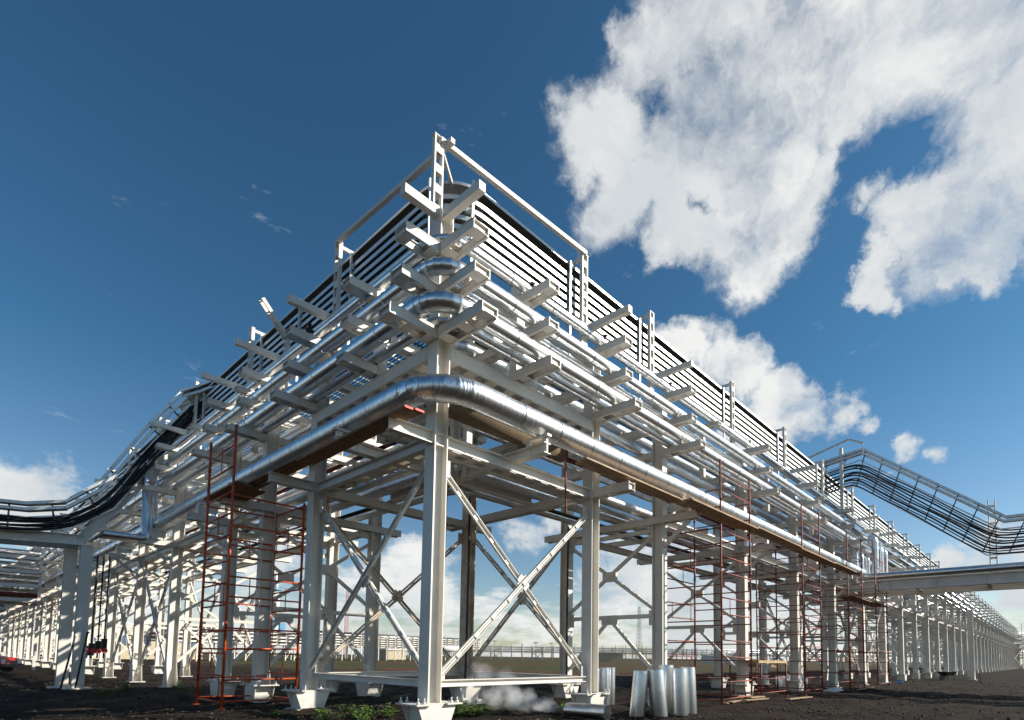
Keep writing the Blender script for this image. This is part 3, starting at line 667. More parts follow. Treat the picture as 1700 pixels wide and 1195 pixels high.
plank_deck('plank_walkway', 'dark plank platform across the orange scaffold', 'L', 5.9, 8.1, -1.46, 4, 5.36, .2, 'plank_dark')
plank_deck('plank_walkway', 'brown planks starting beside the second column and running under the large pipe', 'R', 2.95, 11.3, -1.22, 2, 5.52, .2, 'plank', False, 4.2)
plank_deck('plank_walkway', 'long plank walkway hung on the right scaffolds below the large pipe', 'R', 7.0, 24.0, -1.62, 2, 5.42, .22, 'plank', False, 4.2)
plank_deck('plank_walkway', 'lower dark plank deck inside the farthest scaffold', 'R', 22.5, 29.5, -1.6, 3, 4.30, .24, 'plank_dark', False, 4.2)

# ------------------------------------------------------------------ scaffolds
def scaffold(label, x0, y0, lx, ly, h, m, seed, guard=(), r=.028, name='tube_scaffold'):
    rnd = random.Random(seed); t = thing(name, label, 'scaffold', loc=(x0, y0, 0))
    hs = h if isinstance(h, (list, tuple)) else [h] * 4
    for k, (x, y) in enumerate(((0, 0), (lx, 0), (0, ly), (lx, ly))):
        mb = MB(); mb.tube((x, y, 0.0), (x, y, hs[k]), r, 8); z = 2.0
        while z < hs[k] - .2: mb.tube((x, y, z - .06), (x, y, z + .06), r + .008, 8); z += 2.0
        p = link('upright', mb.mesh('upright', m), t)
        mb = MB(); mb.box(x - .07, x + .07, y - .07, y + .07, -.01, .012); link('base_plate', mb.mesh('base_plate', m), p)
    def rail(name, p, q, rr=r * .68):
        mb = MB(); mb.tube(p, q, rr, 6); return link(name, mb.mesh(name, m), t)
    # end frames: pairs of rungs and a short tie between them
    for x, hh in ((0, min(hs[0], hs[2])), (lx, min(hs[1], hs[3]))):
        z = .15; k = 0
        while z < hh:
            rail('rung', (x, 0, z), (x, ly, z)); 
            if k % 3 == 1 and z + .62 < hh: rail('frame_tie', (x, ly * .5, z), (x, ly * .5, z + .62), .012)
            z += .52 if k % 3 else .62; k += 1
    # long sides: guard rails with a ladder-like tie
    for y, hh in ((0, min(hs[0], hs[1])), (ly, min(hs[2], hs[3]))):
        z = .18; k = 0
        while z < hh:
            rail('rail', (0, y, z), (lx, y, z + rnd.uniform(-.03, .03)))
            if k % 2: rail('rail_tie', (lx * (.28 if k % 4 == 1 else .62), y, z - .48), (lx * (.28 if k % 4 == 1 else .62), y, z), .012)
            z += .48 if k % 2 == 0 else .74; k += 1
    return t
scaffold('orange tube scaffold standing in front of the left wing', -1.52, 5.85, 1.72, 1.75, [6.75, 5.2, 6.75, 5.4], 'orange_paint', 1, r=.033)
scaffold('rust red tube scaffold nearest the corner on the right wing', 9.15, -1.35, 2.1, 1.9, [7.15, 7.1, 6.4, 6.4], 'rust_paint', 2, r=.030)
scaffold('rust red tube scaffold by the fourth column of the right wing', 16.7, -1.2, 2.2, 1.8, [7.5, 7.6, 6.3, 6.3], 'rust_paint', 3)
scaffold('rust red tube scaffold with a dark plank deck in the middle of the right wing', 22.3, -1.4, 2.6, 1.9, [7.4, 7.4, 6.3, 6.3], 'rust_paint', 4)
scaffold('farthest rust red tube scaffold beside the vertical silver pipes', 27.2, -1.5, 2.6, 1.9, [7.2, 7.2, 6.0, 6.0], 'rust_paint', 5)
scaffold('low rust red trestle frame under the second bay of the right wing', 13.2, -.9, 2.4, 1.1, 1.2, 'rust_paint', 6, name='trestle')
mb_t = thing('timber_stack', 'pale planks stacked flat on the low trestle frame', 'planks', loc=(13.1, -.9, 1.22))
for k in range(4):
    for j in range(2):
        mb = MB(); mb.box(-.1 + .1 * k, 2.6 + .07 * j, .22 * k, .22 * k + .2, .045 * j, .045 * j + .04); link('plank', mb.mesh('plank', 'plank_light'), mb_t)
rnd = random.Random(11)
for lab, x, y, n, L_ in (('broken boards under the near feet of the first rust red scaffold', 9.3, -1.5, 6, 1.5), ('single long board lying on the soil in front of the second scaffold', 13.6, -1.9, 1, 2.8), ('loose boards lying beside the farthest scaffolds', 22.5, -1.9, 4, 2.8)):
    t = thing('loose_boards', lab, 'boards', loc=(x, y, 0))
    for k in range(n):
        a = rnd.uniform(-.25, .25) + .1; mb = MB(); mb.box(0, L_ * rnd.uniform(.6, 1), 0, .16, 0, .03)
        link('board', mb.mesh('board', 'plank'), t, (rnd.uniform(-.3, .5) + .25 * k, rnd.uniform(-.1, .3), .02 + .03 * k), a)

# ------------------------------------------------------------------ sheet metal jackets on the ground
def drum(label, x, y, r, h, lean, az, open_=.0, n=28):
    t = thing('sheet_metal_tube', label, 'metal tube', 'loose sheet metal tubes by the columns', (x, y, 0.0)); t.rotation_euler = Matrix.Rotation(az, 3, 'Z').to_euler()
    mb = MB(); b = 0; a_end = 2 * PI * 1.03
    for zz_ in (0, .03, h - .03, h):
        rr = r + (.004 if zz_ in (.03, h - .03) else 0)
        for i in range(n + 1):
            a = a_end * i / n; q = rr + .006 * i / n; mb.v.append((q * math.cos(a) + lean * zz_, q * math.sin(a), zz_))
    for j in range(3):
        for i in range(n): k = j * (n + 1) + i; mb.f.append((k, k + 1, k + n + 2, k + n + 1)); mb.sm.append(True)
    link('sheet', mb.mesh('sheet', 'jacket_smooth'), t)
    mb = MB(); k2 = n; 
    for zz_ in (h - .012, h + .002):
        for i in range(n + 1):
            a = a_end * i / n; mb.v.append(((r + .009) * math.cos(a) + lean * zz_, (r + .009) * math.sin(a), zz_))
    for i in range(n): mb.f.append((i, i + 1, n + 2 + i, n + 1 + i)); mb.sm.append(True)
    link('rolled_edge', mb.mesh('rolled_edge', 'jacket_smooth'), t)
    return t
drum('leftmost silver sheet tube of the front group, leaning right', 4.83, -1.30, .17, 1.03, .10, -.72)
drum('thin silver sheet tube tucked behind the leftmost leaning one', 5.15, -1.12, .12, 1.02, .08, -.72)
drum('silver sheet tube leaning left in the middle of the front group', 5.20, -1.66, .185, 1.06, -.09, -.72)
drum('silver sheet tube standing at the back of the front group', 6.2, -1.25, .17, 1.16, .02, 0)
drum('widest silver sheet tube of the front group', 5.85, -1.80, .21, 1.10, -.02, -.72)
drum('rightmost silver sheet tube of the front group', 6.35, -1.82, .16, 1.12, -.04, -.72)
drum('leftmost silver sheet tube just behind the second column', 6.35, 1.0, .10, 1.02, 0, 0)
drum('middle silver sheet tube just behind the second column', 6.55, .85, .12, 1.04, 0, 0)
drum('rightmost silver sheet tube just behind the second column', 6.9, .90, .115, 1.05, .01, 0)
t = drum('silver sheet tube lying on its side at the foot of the second column', 3.15, -.33, .155, 1.0, 0, 0)
t.rotation_euler = (0, PI / 2, math.radians(-82)); t.location = (3.47, -.36, .16)

# ------------------------------------------------------------------ steam leaking by the ground
st = bpy.data.materials.new('steam'); st.use_nodes = True; nt = st.node_tree; nt.nodes.clear()
mo = N('ShaderNodeOutputMaterial', nt); pv = N('ShaderNodeVolumePrincipled', nt); nt.links.new(pv.outputs[0], mo.inputs['Volume'])
pv.inputs['Color'].default_value = (1, 1, 1, 1); pv.inputs['Anisotropy'].default_value = .2
tcx = N('ShaderNodeTexCoord', nt)
wn1 = N('ShaderNodeTexNoise', nt); wn1.inputs['Scale'].default_value = 2.6; wn1.inputs['Detail'].default_value = 5; nt.links.new(tcx.outputs['Object'], wn1.inputs['Vector'])
def lkv(op, a, b, sc=None):
    n = N('ShaderNodeVectorMath', nt, operation=op)
    for i, v in enumerate((a, b)):
        if v is None: continue
        if isinstance(v, tuple): n.inputs[i].default_value = v
        else: nt.links.new(v, n.inputs[i])
    if sc is not None: n.inputs['Scale'].default_value = sc
    return n
wv_ = lkv('SCALE', lkv('SUBTRACT', wn1.outputs['Color'], (.5, .5, .5)).outputs[0], None, .62).outputs[0]
pw = lkv('ADD', tcx.outputs['Object'], wv_).outputs[0]
acc = None
def m2(op, a, b):
    n = N('ShaderNodeMath', nt, operation=op)
    for i, v in enumerate((a, b)):
        if isinstance(v, (int, float)): n.inputs[i].default_value = v
        else: nt.links.new(v, n.inputs[i])
    return n.outputs[0]
for (x, y, z, r, a) in ((4.25, .75, .05, .16, 3.2), (4.05, .78, .12, .19, 2.6), (3.8, .82, .20, .25, 1.8), (3.5, .92, .28, .30, 1.2), (3.15, 1.05, .33, .33, .7), (2.75, 1.25, .38, .34, .4), (2.3, 1.5, .42, .34, .2), (3.75, 1.9, .72, .32, .22), (3.3, 2.3, .82, .38, .16)):
    dn = N('ShaderNodeVectorMath', nt, operation='DISTANCE'); nt.links.new(pw, dn.inputs[0]); dn.inputs[1].default_value = (x - 3, y - 1.5, z - .7)
    v = m2('MULTIPLY', m2('MAXIMUM', m2('SUBTRACT', 1.0, m2('MULTIPLY', dn.outputs['Value'], 1 / r)), 0.0), a)
    acc = v if acc is None else m2('MAXIMUM', acc, v)
fine = N('ShaderNodeTexNoise', nt); fine.inputs['Scale'].default_value = 7; fine.inputs['Detail'].default_value = 5; nt.links.new(pw, fine.inputs['Vector'])
fr = N('ShaderNodeMapRange', nt); fr.inputs['From Min'].default_value = .35; fr.inputs['From Max'].default_value = .65; fr.inputs['To Min'].default_value = .25; fr.inputs['To Max'].default_value = 1.3; nt.links.new(fine.outputs['Fac'], fr.inputs['Value'])
nt.links.new(m2('MULTIPLY', m2('MULTIPLY', acc, fr.outputs[0]), 17.0), pv.inputs['Density'])
mb = MB(); mb.box(-1.8, 1.5, -1.1, 1.8, -.72, 1.0); me = bpy.data.meshes.new('steam'); me.from_pydata(mb.v, [], mb.f); me.materials.append(st)
o = link('steam', me, None, (3, 1.5, .7)); tag(o, 'white steam drifting from the ground behind the corner tower strut', 'steam', kind='stuff')

# ------------------------------------------------------------------ weeds
def weed(x, y, h, n, seed, label):
    rnd = random.Random(seed); t = thing('weed_plant', label, 'weed', 'green weed clumps growing round the racks', (x, y, 0))
    ms = MB(); ml = MB()
    for k in range(n):
        a = rnd.uniform(0, 6.28); r0 = rnd.uniform(0, .16); hh = h * 1.2 * rnd.uniform(.4, 1.1); lean = rnd.uniform(.1, .6) * hh
        p0 = Vector((r0 * math.cos(a), r0 * math.sin(a), -.02)); p1 = p0 + Vector((math.cos(a) * lean, math.sin(a) * lean, hh)); ms.tube(p0, p1, .004, 4, .002, cap=False)
        for q in range(7):
            c = p0.lerp(p1, .25 + .75 * q / 6); b = rnd.uniform(0, 6.28); ll = rnd.uniform(.05, .10); w = ll * .36
            d = Vector((math.cos(b), math.sin(b), rnd.uniform(-.2, .7))).normalized(); sdv = Vector((-math.sin(b), math.cos(b), rnd.uniform(-.3, .3))); i0 = len(ml.v)
            ml.v += [tuple(c), tuple(c + d * ll * .5 + sdv * w), tuple(c + d * ll + Vector((0, 0, -.01))), tuple(c + d * ll * .5 - sdv * w)]
            ml.f.append((i0, i0 + 1, i0 + 2, i0 + 3)); ml.sm.append(False)
    link('stems', ms.mesh('stems', 'weed'), t); link('foliage', ml.mesh('foliage', 'weed'), t, stuff=True)
WE = [(1.8, 1.9, .24, 26), (2.1, 1.3, .24, 26), (2.5, 2.1, .22, 26), (1.3, 1.6, .2, 20), (-.1, 2.1, .2, 18), (.3, 2.7, .18, 18), (.15, 2.34, .16, 16), (-.2, 2.5, .14, 12), (.5, 2.1, .2, 20), (.9, 2.55, .18, 16), (-.5, 3.0, .14, 14), (1.1, 1.9, .16, 14), (-.9, 2.0, .15, 12), (-.4, 1.6, .14, 12), (1.5, 1.35, .2, 26), (1.9, 1.5, .22, 28), (2.3, 1.8, .2, 26), (1.7, 1.05, .18, 22), (2.6, 1.3, .18, 20), (2.9, 1.9, .2, 22), (3.2, 1.2, .14, 12), (4.9, .9, .14, 12), (2.2, 1.0, .16, 18), (.4, 3.6, .15, 14), (8.6, .4, .2, 22), (8.3, -.2, .16, 14), (-1.2, 3.6, .12, 10), (2.0, -1.2, .10, 8), (-2.6, 12.5, .16, 16), (-.6, 12.2, .2, 20), (.4, 17.0, .2, 20), (-1.5, 15.5, .18, 18)]
for k, (x, y, h, n) in enumerate(WE):
    if x > 4: lb = 'low green weed clump in the shade behind the right wing columns near the sheet tubes'
    elif y > 11: lb = 'green weed clump growing among the flared feet of the left wing'
    elif x > 1.2 and y > .5: lb = 'leafy green weed clump on the soil just right of the corner column foot'
    elif x <= 1.2 and y > 1.5: lb = 'low green weed clump between the corner column foot and the next footing left'
    else: lb = 'small green weed clump on the bare soil in front of the racks'
    weed(x, y, h, n, 50 + k, lb)

# ------------------------------------------------------------------ pipe bridge and cable tray run on the right
BX = 28.2
t = thing('right_pipe_bridge', 'grey steel bridge of two deep girders leaving the right wing towards the right edge', 'bridge')
for x in (BX, BX + 3.0):
    mb = MB(); mb.isec((x, 1.2, 5.38), (x, -34, 5.38), .26, .52, tf=.03)
    for k in range(18): mb.box(x - .12, x + .12, -34 + 2 * k, -33.985 + 2 * k, 5.15, 5.61)
    link('girder', mb.mesh('girder', 'steel'), t)
for k in range(11):
    y = 0 - 3.0 * k; mb = MB(); mb.isec((BX + .14, y, 5.3), (BX + 2.86, y, 5.3), .14, .16); link('deck_beam', mb.mesh('deck_beam', 'steel'), t)
    mb = MB(); mb.bar((BX + .14, y, 5.24), (BX + 2.86, y - 3, 5.24), .08, .08); link('deck_brace', mb.mesh('deck_brace', 'steel'), t)
for k, y in enumerate((-6.3, -18, -29)):
    mb = MB()
    for dy in (-.13, .13): mb.box(BX - .06, BX + .06, y + dy - .025, y + dy + .025, 5.66, 9.2)
    z = 5.9
    while z < 9: mb.box(BX - .05, BX + .05, y - .10, y + .10, z, z + .1); z += .42
    link('laced_post', mb.mesh('laced_post', 'steel'), t)
for y in (-15.5, -31):
    for x in (BX, BX + 3): mb = MB(); mb.isec((x, y, 0), (x, y, 5.1), .3, .3, (0, 1, 0)); link('bridge_column', mb.mesh('bridge_column', 'steel'), t)
def poly_pipe(label, pts, r, m='jacket_smooth', name='riser_pipe', cat='pipe', n=14, bend=0):
    t = thing(name, label, cat); P = []
    pts = [Vector(p) for p in pts]; R2 = bend or min(.35, r * 2.6 + .08)
    for i, p in enumerate(pts):
        if i in (0, len(pts) - 1): P.append([p]); continue
        a = (pts[i - 1] - p).normalized(); b = (pts[i + 1] - p).normalized(); q0, q1 = p + a * R2, p + b * R2
        P.append([q0.lerp(p, u).lerp(p.lerp(q1, u), u) for u in (0, .17, .33, .5, .67, .83, 1)])
    for i in range(len(P) - 1):
        mb = MB(); mb.tube(P[i][-1], P[i + 1][0], r, n, cap=False); link('straight_run', mb.mesh('straight_run', m), t)
        if i + 1 < len(P) - 1:
            mb = MB(); mb.path(P[i + 1], r + .002, n); link('elbow', mb.mesh('elbow', m), t)
    return t
riser = [(BX + .0, -.35, 7.95, .17, 'tallest silver pipe dropping from the right wing to the bridge, on the left'), (BX + .55, -.55, 7.35, .12, 'short silver pipe dropping to the bridge just right of the tallest one'),
         (BX + .95, -.75, 7.25, .12, 'shortest silver pipe in the row dropping to the bridge'), (BX + 1.35, -1.05, 8.3, .17, 'second tall silver pipe dropping to the bridge'),
         (BX + 1.85, -1.25, 7.85, .11, 'silver pipe dropping to the bridge between two tall ones'), (BX + 2.1, -1.4, 7.7, .11, 'rightmost silver pipe dropping to the bridge')]
for x, y, z, r, lab in riser: poly_pipe(lab, [(x, 1.6, z), (x, y, z), (x, y, 5.85), (x, -34, 5.85 + .02 * r)], r)
for k, (dx, r) in enumerate(((-.02, .19), (2.5, .12), (2.8, .08))):
    poly_pipe('long silver pipe lying along the %s of the right bridge deck' % ['near edge', 'far half', 'far edge'][k], [(BX + dx, 1.5, 5.70 + r), (BX + dx, -34, 5.70 + r)], r)

def cable_run(name, label, spine, perp, levels, m, cables, rung_step, cable_r=.022, side=(1, 0, 0), seed=1, sag=.12, top=2):
    """trays stacked along perp, following spine points"""
    t = thing(name, label, 'cable tray'); rnd = random.Random(seed)
    sp_ = [Vector(p) for p in spine]; pv_ = [Vector(p) for p in perp]; sdv = Vector(side)
    for k, lv in enumerate(levels):
        pts = [a + b * lv for a, b in zip(sp_, pv_)]; mb = MB()
        for a, b in zip(pts[:-1], pts[1:]):
            e = (b - a).normalized() * .01
            if k < top: mb.bar(a - e, b + e, .34, .02, (0, 0, 1)); mb.bar(a - e, b + e, .02, .10, (0, 0, 1), ds=.17); mb.bar(a - e, b + e, .02, .10, (0, 0, 1), ds=-.17)
            else: mb.bar(a - e, b + e, .03, .06, (0, 0, 1))
        link('tray_rail', mb.mesh('tray_rail', m), t)
    tot = [(sp_[i + 1] - sp_[i]).length for i in range(len(sp_) - 1)]
    def at(u):
        for i, l in enumerate(tot):
            if u <= l or i == len(tot) - 1:
                f = u / l; return sp_[i].lerp(sp_[i + 1], f), pv_[i].lerp(pv_[i + 1], f)
            u -= l
    u = .4; br = None
    while u < sum(tot):
        c, p = at(u); key = 'bracket'; mb = MB(); a = c + p * levels[0]; b = c + p * levels[-1]; mb.bar(a, b, .05, .05, sdv)
        for lv in levels: q = c + p * lv; mb.bar(q - sdv * .2 - p.normalized() * .035, q + sdv * .05 - p.normalized() * .035, .03, .03)
        link('bracket', mb.mesh('bracket', 'galv_dark'), t); u += rung_step
    for j in range(cables):
        lv = levels[top] + (levels[-1] - levels[top]) * ((j + .5) / cables); P = []; u = 0; ph = rnd.uniform(0, 6); ox = rnd.uniform(-.12, .12)
        while u < sum(tot):
            c, p = at(u); P.append(c + p * (lv + .03 * math.sin(u * 1.3 + ph)) + sdv * ox + Vector((0, 0, -sag * abs(math.sin(PI * u / rung_step + .5)) * rnd.uniform(.4, 1)))); u += rung_step / 3
        # round the bends
        for _ in range(2): P = [P[0]] + [(P[i - 1] + P[i] * 2 + P[i + 1]) / 4 for i in range(1, len(P) - 1)] + [P[-1]]
        mb = MB(); mb.path(P, cable_r * rnd.uniform(.8, 1.3), 6); link('cable', mb.mesh('cable', 'rubber'), t)
    return t
TX = 27.4
cable_run('sloping_tray_bridge', 'sloping rack of cable trays with black cables dropping to the right bridge', [(TX - .9, .9, 12.15), (TX, -1.05, 12.75), (TX + .2, -6.85, 8.15), (TX + .3, -30, 8.15)],
          [(0, .05, -1), (0, .25, -.97), (0, .40, -.92), (0, 0, -1)], [0, .20, .58, .90, 1.22, 1.54, 1.86], 'galv', 10, 1.0, .034, side=(1, 0, 0), seed=5, sag=.10)
t = thing('tray_bridge_mast', 'white upright with a short rail on top of the right wing where the trays leave', 'support')
mb = MB(); mb.bar((TX - .5, -.1, 8.9), (TX - .5, -.1, 12.9), .16, .16, (1, 0, 0)); link('upright', mb.mesh('upright', 'steel'), t)
mb = MB(); mb.bar((TX - .5, 1.6, 12.75), (TX - .5, -.5, 13.3), .07, .09); mb.bar((TX - .5, -.5, 13.3), (TX - .5, -1.2, 12.9), .07, .09); link('top_rail', mb.mesh('top_rail', 'steel'), t)

# ------------------------------------------------------------------ bridge on the left
Y0 = 16.4
t = thing('left_pipe_bridge', 'grey steel bridge on two legs leaving the left wing towards the left edge', 'bridge')
dv = Vector((-.93, .36, 0)); c0 = Vector((-2.7, Y0, 5.12))
for k, oy in enumerate((0, 1.1)):
    mb = MB(); a = c0 + Vector((0, oy, 0)); mb.isec(a, a + dv * 16, .22, .36, tf=.025); link('girder', mb.mesh('girder', 'steel'), t)
    mb = MB(); mb.isec(a + Vector((-.1, 0, 0)), Vector((.9, Y0 + oy, 10.6)), .16, .30); link('inclined_girder', mb.mesh('inclined_girder', 'steel'), t)
    mb = MB(); mb.isec(Vector((.9, Y0 + oy, 10.6)), Vector((.2, Y0 + oy, 11.3)), .14, .2); mb.isec(Vector((.2, Y0 + oy, 11.3)), Vector((1.3, Y0 - 2.4 + oy, 11.9)), .12, .16); link('top_girder', mb.mesh('top_girder', 'steel'), t)
    mb = MB(); mb.isec((-2.62 - oy * .25, Y0 + oy, 0), (-2.62 - oy * .25, Y0 + oy, 4.94), .34, .30, (0, 1, 0), .022); mb.box(-3.0 - oy * .25, -2.25 - oy * .25, Y0 + oy - .25, Y0 + oy + .25, -.02, .03); link('leg', mb.mesh('leg', 'steel'), t)
for k in range(5):
    mb = MB(); p = c0 + dv * (k * 2.6); mb.bar(p, p + Vector((0, 1.1, 0)), .12, .14); link('deck_beam', mb.mesh('deck_beam', 'steel'), t)
mb = MB(); mb.tube((-3.1, Y0 - .4, .05), (-2.75, Y0 - .1, 1.95), .03, 8); mb.tube((-2.75, Y0 - .6, .05), (-2.45, Y0 - .15, 1.95), .03, 8); mb.tube((-2.8, Y0 - .12, 1.93), (-2.4, Y0 - .12, 1.93), .03, 8)
o = link('leaning_frame', mb.mesh('leaning_frame', 'black_iron')); tag(o, 'dark tube frame leaning against the legs of the left bridge', 'frame')
cable_run('curving_tray_bridge', 'curving rack of black cables and trays dropping from the left wing to the left bridge',
          [(1.2, 13.6, 11.75), (.45, 15.6, 11.55), (-.15, Y0 - .3, 11.25), (-1.25, Y0 - .2, 9.45), (-2.45, Y0 - .1, 7.15), (-3.3, Y0, 6.35), (-4.2, Y0 + .3, 6.15), (-16, Y0 + 4.6, 6.1)],
          [(.2, 0, -1), (.4, 0, -.9), (.75, 0, -.7), (.8, 0, -.6), (.55, 0, -.85), (.2, 0, -1), (0, 0, -1), (0, 0, -1)], [0, .2, .45, .6, .75, .9], 'galv', 12, 1.1, .032, side=(0, 1, 0), seed=9, sag=.06)
for k in range(3):
    poly_pipe('silver pipe with a vertical drop feeding the left bridge, %s of three' % ['nearest', 'middle', 'farthest'][k], [(1.6, Y0 + .1 + .3 * k, 8.3 - .1 * k), (-1.05 + .22 * k, Y0 + .1 + .3 * k, 8.3 - .1 * k), (-1.05 + .22 * k, Y0 - .6 + .3 * k, 5.38), (-2.3, Y0 - .6 + .3 * k, 5.36)], .12 - .015 * k, bend=.16)

# ------------------------------------------------------------------ small things round the racks
def hose(label, pts, r=.022, m='rubber', name='black_hose'):
    mb = MB(); mb.path(pts, r, 6); o = link(name, mb.mesh(name, m)); tag(o, label, 'hose')
hose('black hose hanging straight down just behind the corner column', [(1.05, 1.0, 6.2), (1.02, 1.0, 4), (1.0, 1.02, 2), (.98, 1.0, 0.0)], .028)
hose('black pipe running down the inner column of the corner tower', [(W_ - .22, W_ - .35, 8.2), (W_ - .2, W_ - .36, 4), (W_ - .22, W_ - .35, .1)], .035)
hose('thin dark rod hanging from the planks beside the second column', [(3.35, -.35, 6.3), (3.35, -.34, 5.2), (3.36, -.36, 4.55)], .022, 'rust_paint', 'hanging_rod')
hose('dark pipe with rusty stains down the first back column of the right wing', [(7.85, 3.3, 5.6), (7.86, 3.32, 3), (7.85, 3.3, .3)], .035, 'black_iron', 'down_pipe')
rnd = random.Random(4)
t = thing('pipe_manifold', 'cluster of black pipes and valves on the lowest tier inside the corner', 'valves', loc=(2.9, 1.9, 6.0))
for k in range(5):
    mb = MB(); mb.tube((-.6, .18 * k, .03 * k), (.9, .18 * k + .1, .03 * k), .035, 8); link('black_pipe', mb.mesh('black_pipe', 'black_iron'), t)
    mb = MB(); mb.tube((.1 * k, .18 * k, -.2), (.1 * k, .18 * k, .35), .055, 8); mb.tube((.1 * k, .18 * k, .36), (.1 * k, .18 * k, .38), .12, 10); link('valve', mb.mesh('valve', 'black_iron'), t)
mb = MB(); mb.path([(-.8, -.2, .1), (-.5, .1, .35), (0, .4, .3), (.5, .5, 0)], .05, 8); link('bent_pipe', mb.mesh('bent_pipe', 'black_iron'), t)
t = thing('valve_assembly', 'black valves and red wheels on thin vertical pipes beside the left bridge legs', 'valves', loc=(-1.9, 20.2, 0))
for k in range(4):
    mb = MB(); mb.tube((.22 * k, .1 * k, 1.0), (.22 * k, .1 * k, 5.2), .03, 6); link('thin_pipe', mb.mesh('thin_pipe', 'black_iron'), t)
    mb = MB(); mb.box(.22 * k - .09, .22 * k + .09, .1 * k - .09, .1 * k + .09, 1.0 + .1 * k, 1.5 + .1 * k); mb.tube((.22 * k, .1 * k - .2, 1.3), (.22 * k, .1 * k + .1, 1.3), .06, 8); link('valve', mb.mesh('valve', 'black_iron'), t)
    mb = MB(); mb.tube((.22 * k, .1 * k - .24, 1.3), (.22 * k, .1 * k - .21, 1.3), .10, 10); link('hand_wheel', mb.mesh('hand_wheel', 'red_band'), t)
t = thing('wheelbarrow', 'dark empty wheelbarrow on the bare soil in front of the far right wing', 'wheelbarrow', loc=(46.0, -2.2, 0), rz=-.5)
mb = MB(); lo = [(-.35, -.22, .35), (.35, -.22, .35), (.35, .22, .35), (-.35, .22, .35)]; hi = [(-.6, -.36, .66), (.6, -.36, .66), (.6, .36, .66), (-.6, .36, .66)]; mb.hexa(lo + hi); link('tray', mb.mesh('tray', 'black_iron'), t)
mb = MB(); mb.tube((-.55, -.05, .22), (-.55, .05, .22), .22, 16); link('wheel', mb.mesh('wheel', 'rubber'), t)
for sg in (-1, 1):
    mb = MB(); mb.path([(-.55, sg * .08, .22), (.3, sg * .25, .36), (1.0, sg * .3, .62)], .02, 6); link('handle', mb.mesh('handle', 'black_iron'), t)
    mb = MB(); mb.path([(.3, sg * .24, .36), (.42, sg * .24, .0)], .02, 6); link('leg', mb.mesh('leg', 'black_iron'), t)
mb = MB(); mb.box(-.02, .02, -.02, .02, 0, .9); o = link('ground_stake', mb.mesh('ground_stake', 'black_iron'), None, (40.5, -4.6, 0)); tag(o, 'thin dark stake stuck upright in the soil right of the wheelbarrow', 'stake')
mb = MB(); mb.hexa([(0, 0, 0), (.6, .1, 0), (.55, .5, 0), (0, .4, 0), (.1, .1, .16), (.5, .15, .1), (.45, .4, .12), (.05, .3, .2)]); o = link('plastic_sheet', mb.mesh('plastic_sheet', 'blue_sheet'), None, (36.5, -1.0, 0)); tag(o, 'small crumpled blue plastic sheet by the footings left of the wheelbarrow', 'plastic sheet')
mb = MB(); mb.hexa([(0, 0, 0), (1.6, .1, 0), (1.5, .7, 0), (0, .6, 0), (.2, .1, .12), (1.2, .15, .16), (1.1, .5, .12), (.1, .4, .1)]); o = link('crumpled_wrap', mb.mesh('crumpled_wrap', 'white_wall'), None, (20.5, -1.3, 0)); tag(o, 'pale crumpled wrapping lying under the scaffold in the middle of the right wing', 'plastic sheet')
for k in range(8): drum('large silver sheet tube lying with others under the middle right scaffolds', 20.5 + .45 * k, .9 + .3 * (k % 2), .2, .5 + .1 * (k % 3), 0, 0)

# red car at the far left
t = thing('parked_car', 'small red car cut off by the left edge of the picture, facing right', 'car', loc=(-4.35, 36.4, 0), rz=math.radians(-38))
prof = [(-1.9, .30), (1.75, .30), (1.9, .45), (1.88, .68), (1.75, .80), (.95, .92), (-1.75, .95), (-1.92, .8), (-1.95, .45)]
mb = MB(); mb.prism([(x, -.82, z) for x, z in prof], (0, 1.64, 0)); link('body', mb.mesh('body', 'red_car'), t)
mb = MB(); mb.hexa([(-1.5, -.74, .93), (.92, -.74, .93), (.92, .74, .93), (-1.5, .74, .93), (-1.25, -.6, 1.40), (.25, -.6, 1.40), (.25, .6, 1.40), (-1.25, .6, 1.40)]); cb = link('cabin', mb.mesh('cabin', 'red_car'), t)
mb = MB(); mb.hexa([(.35, -.60, 1.36), (.93, -.66, .97), (.93, .66, .97), (.35, .60, 1.36), (.38, -.60, 1.38), (.97, -.66, .98), (.97, .66, .98), (.38, .60, 1.38)]); link('windscreen', mb.mesh('windscreen', 'glass'), t)
for sg in (-1, 1):
    mb = MB(); mb.prism([(.2, sg * .735, .98), (.75, sg * .735, .98), (.3, sg * .64, 1.34), (-1.1, sg * .64, 1.34), (-1.3, sg * .735, .98)], (0, sg * .02, 0)); link('side_window', mb.mesh('side_window', 'glass'), t)
    mb = MB(); mb.tube((1.80, sg * .60, .62), (1.93, sg * .60, .60), .14, 14); link('headlight', mb.mesh('headlight', 'lamp_glass'), t)
    for x in (-1.2, 1.2):
        mb = MB(); mb.tube((x, sg * .66, .30), (x, sg * .86, .30), .30, 20); w = link('wheel', mb.mesh('wheel', 'rubber'), t)
        mb = MB(); mb.tube((x, sg * .861, .30), (x, sg * .875, .30), .18, 12); link('hubcap', mb.mesh('hubcap', 'galv'), w)
mb = MB(); mb.box(1.88, 1.97, -.75, .75, .32, .5); link('bumper', mb.mesh('bumper', 'car_dark'), t)
mb = MB(); mb.box(1.90, 1.935, -.4, .4, .54, .66); link('grille', mb.mesh('grille', 'car_dark'), t)

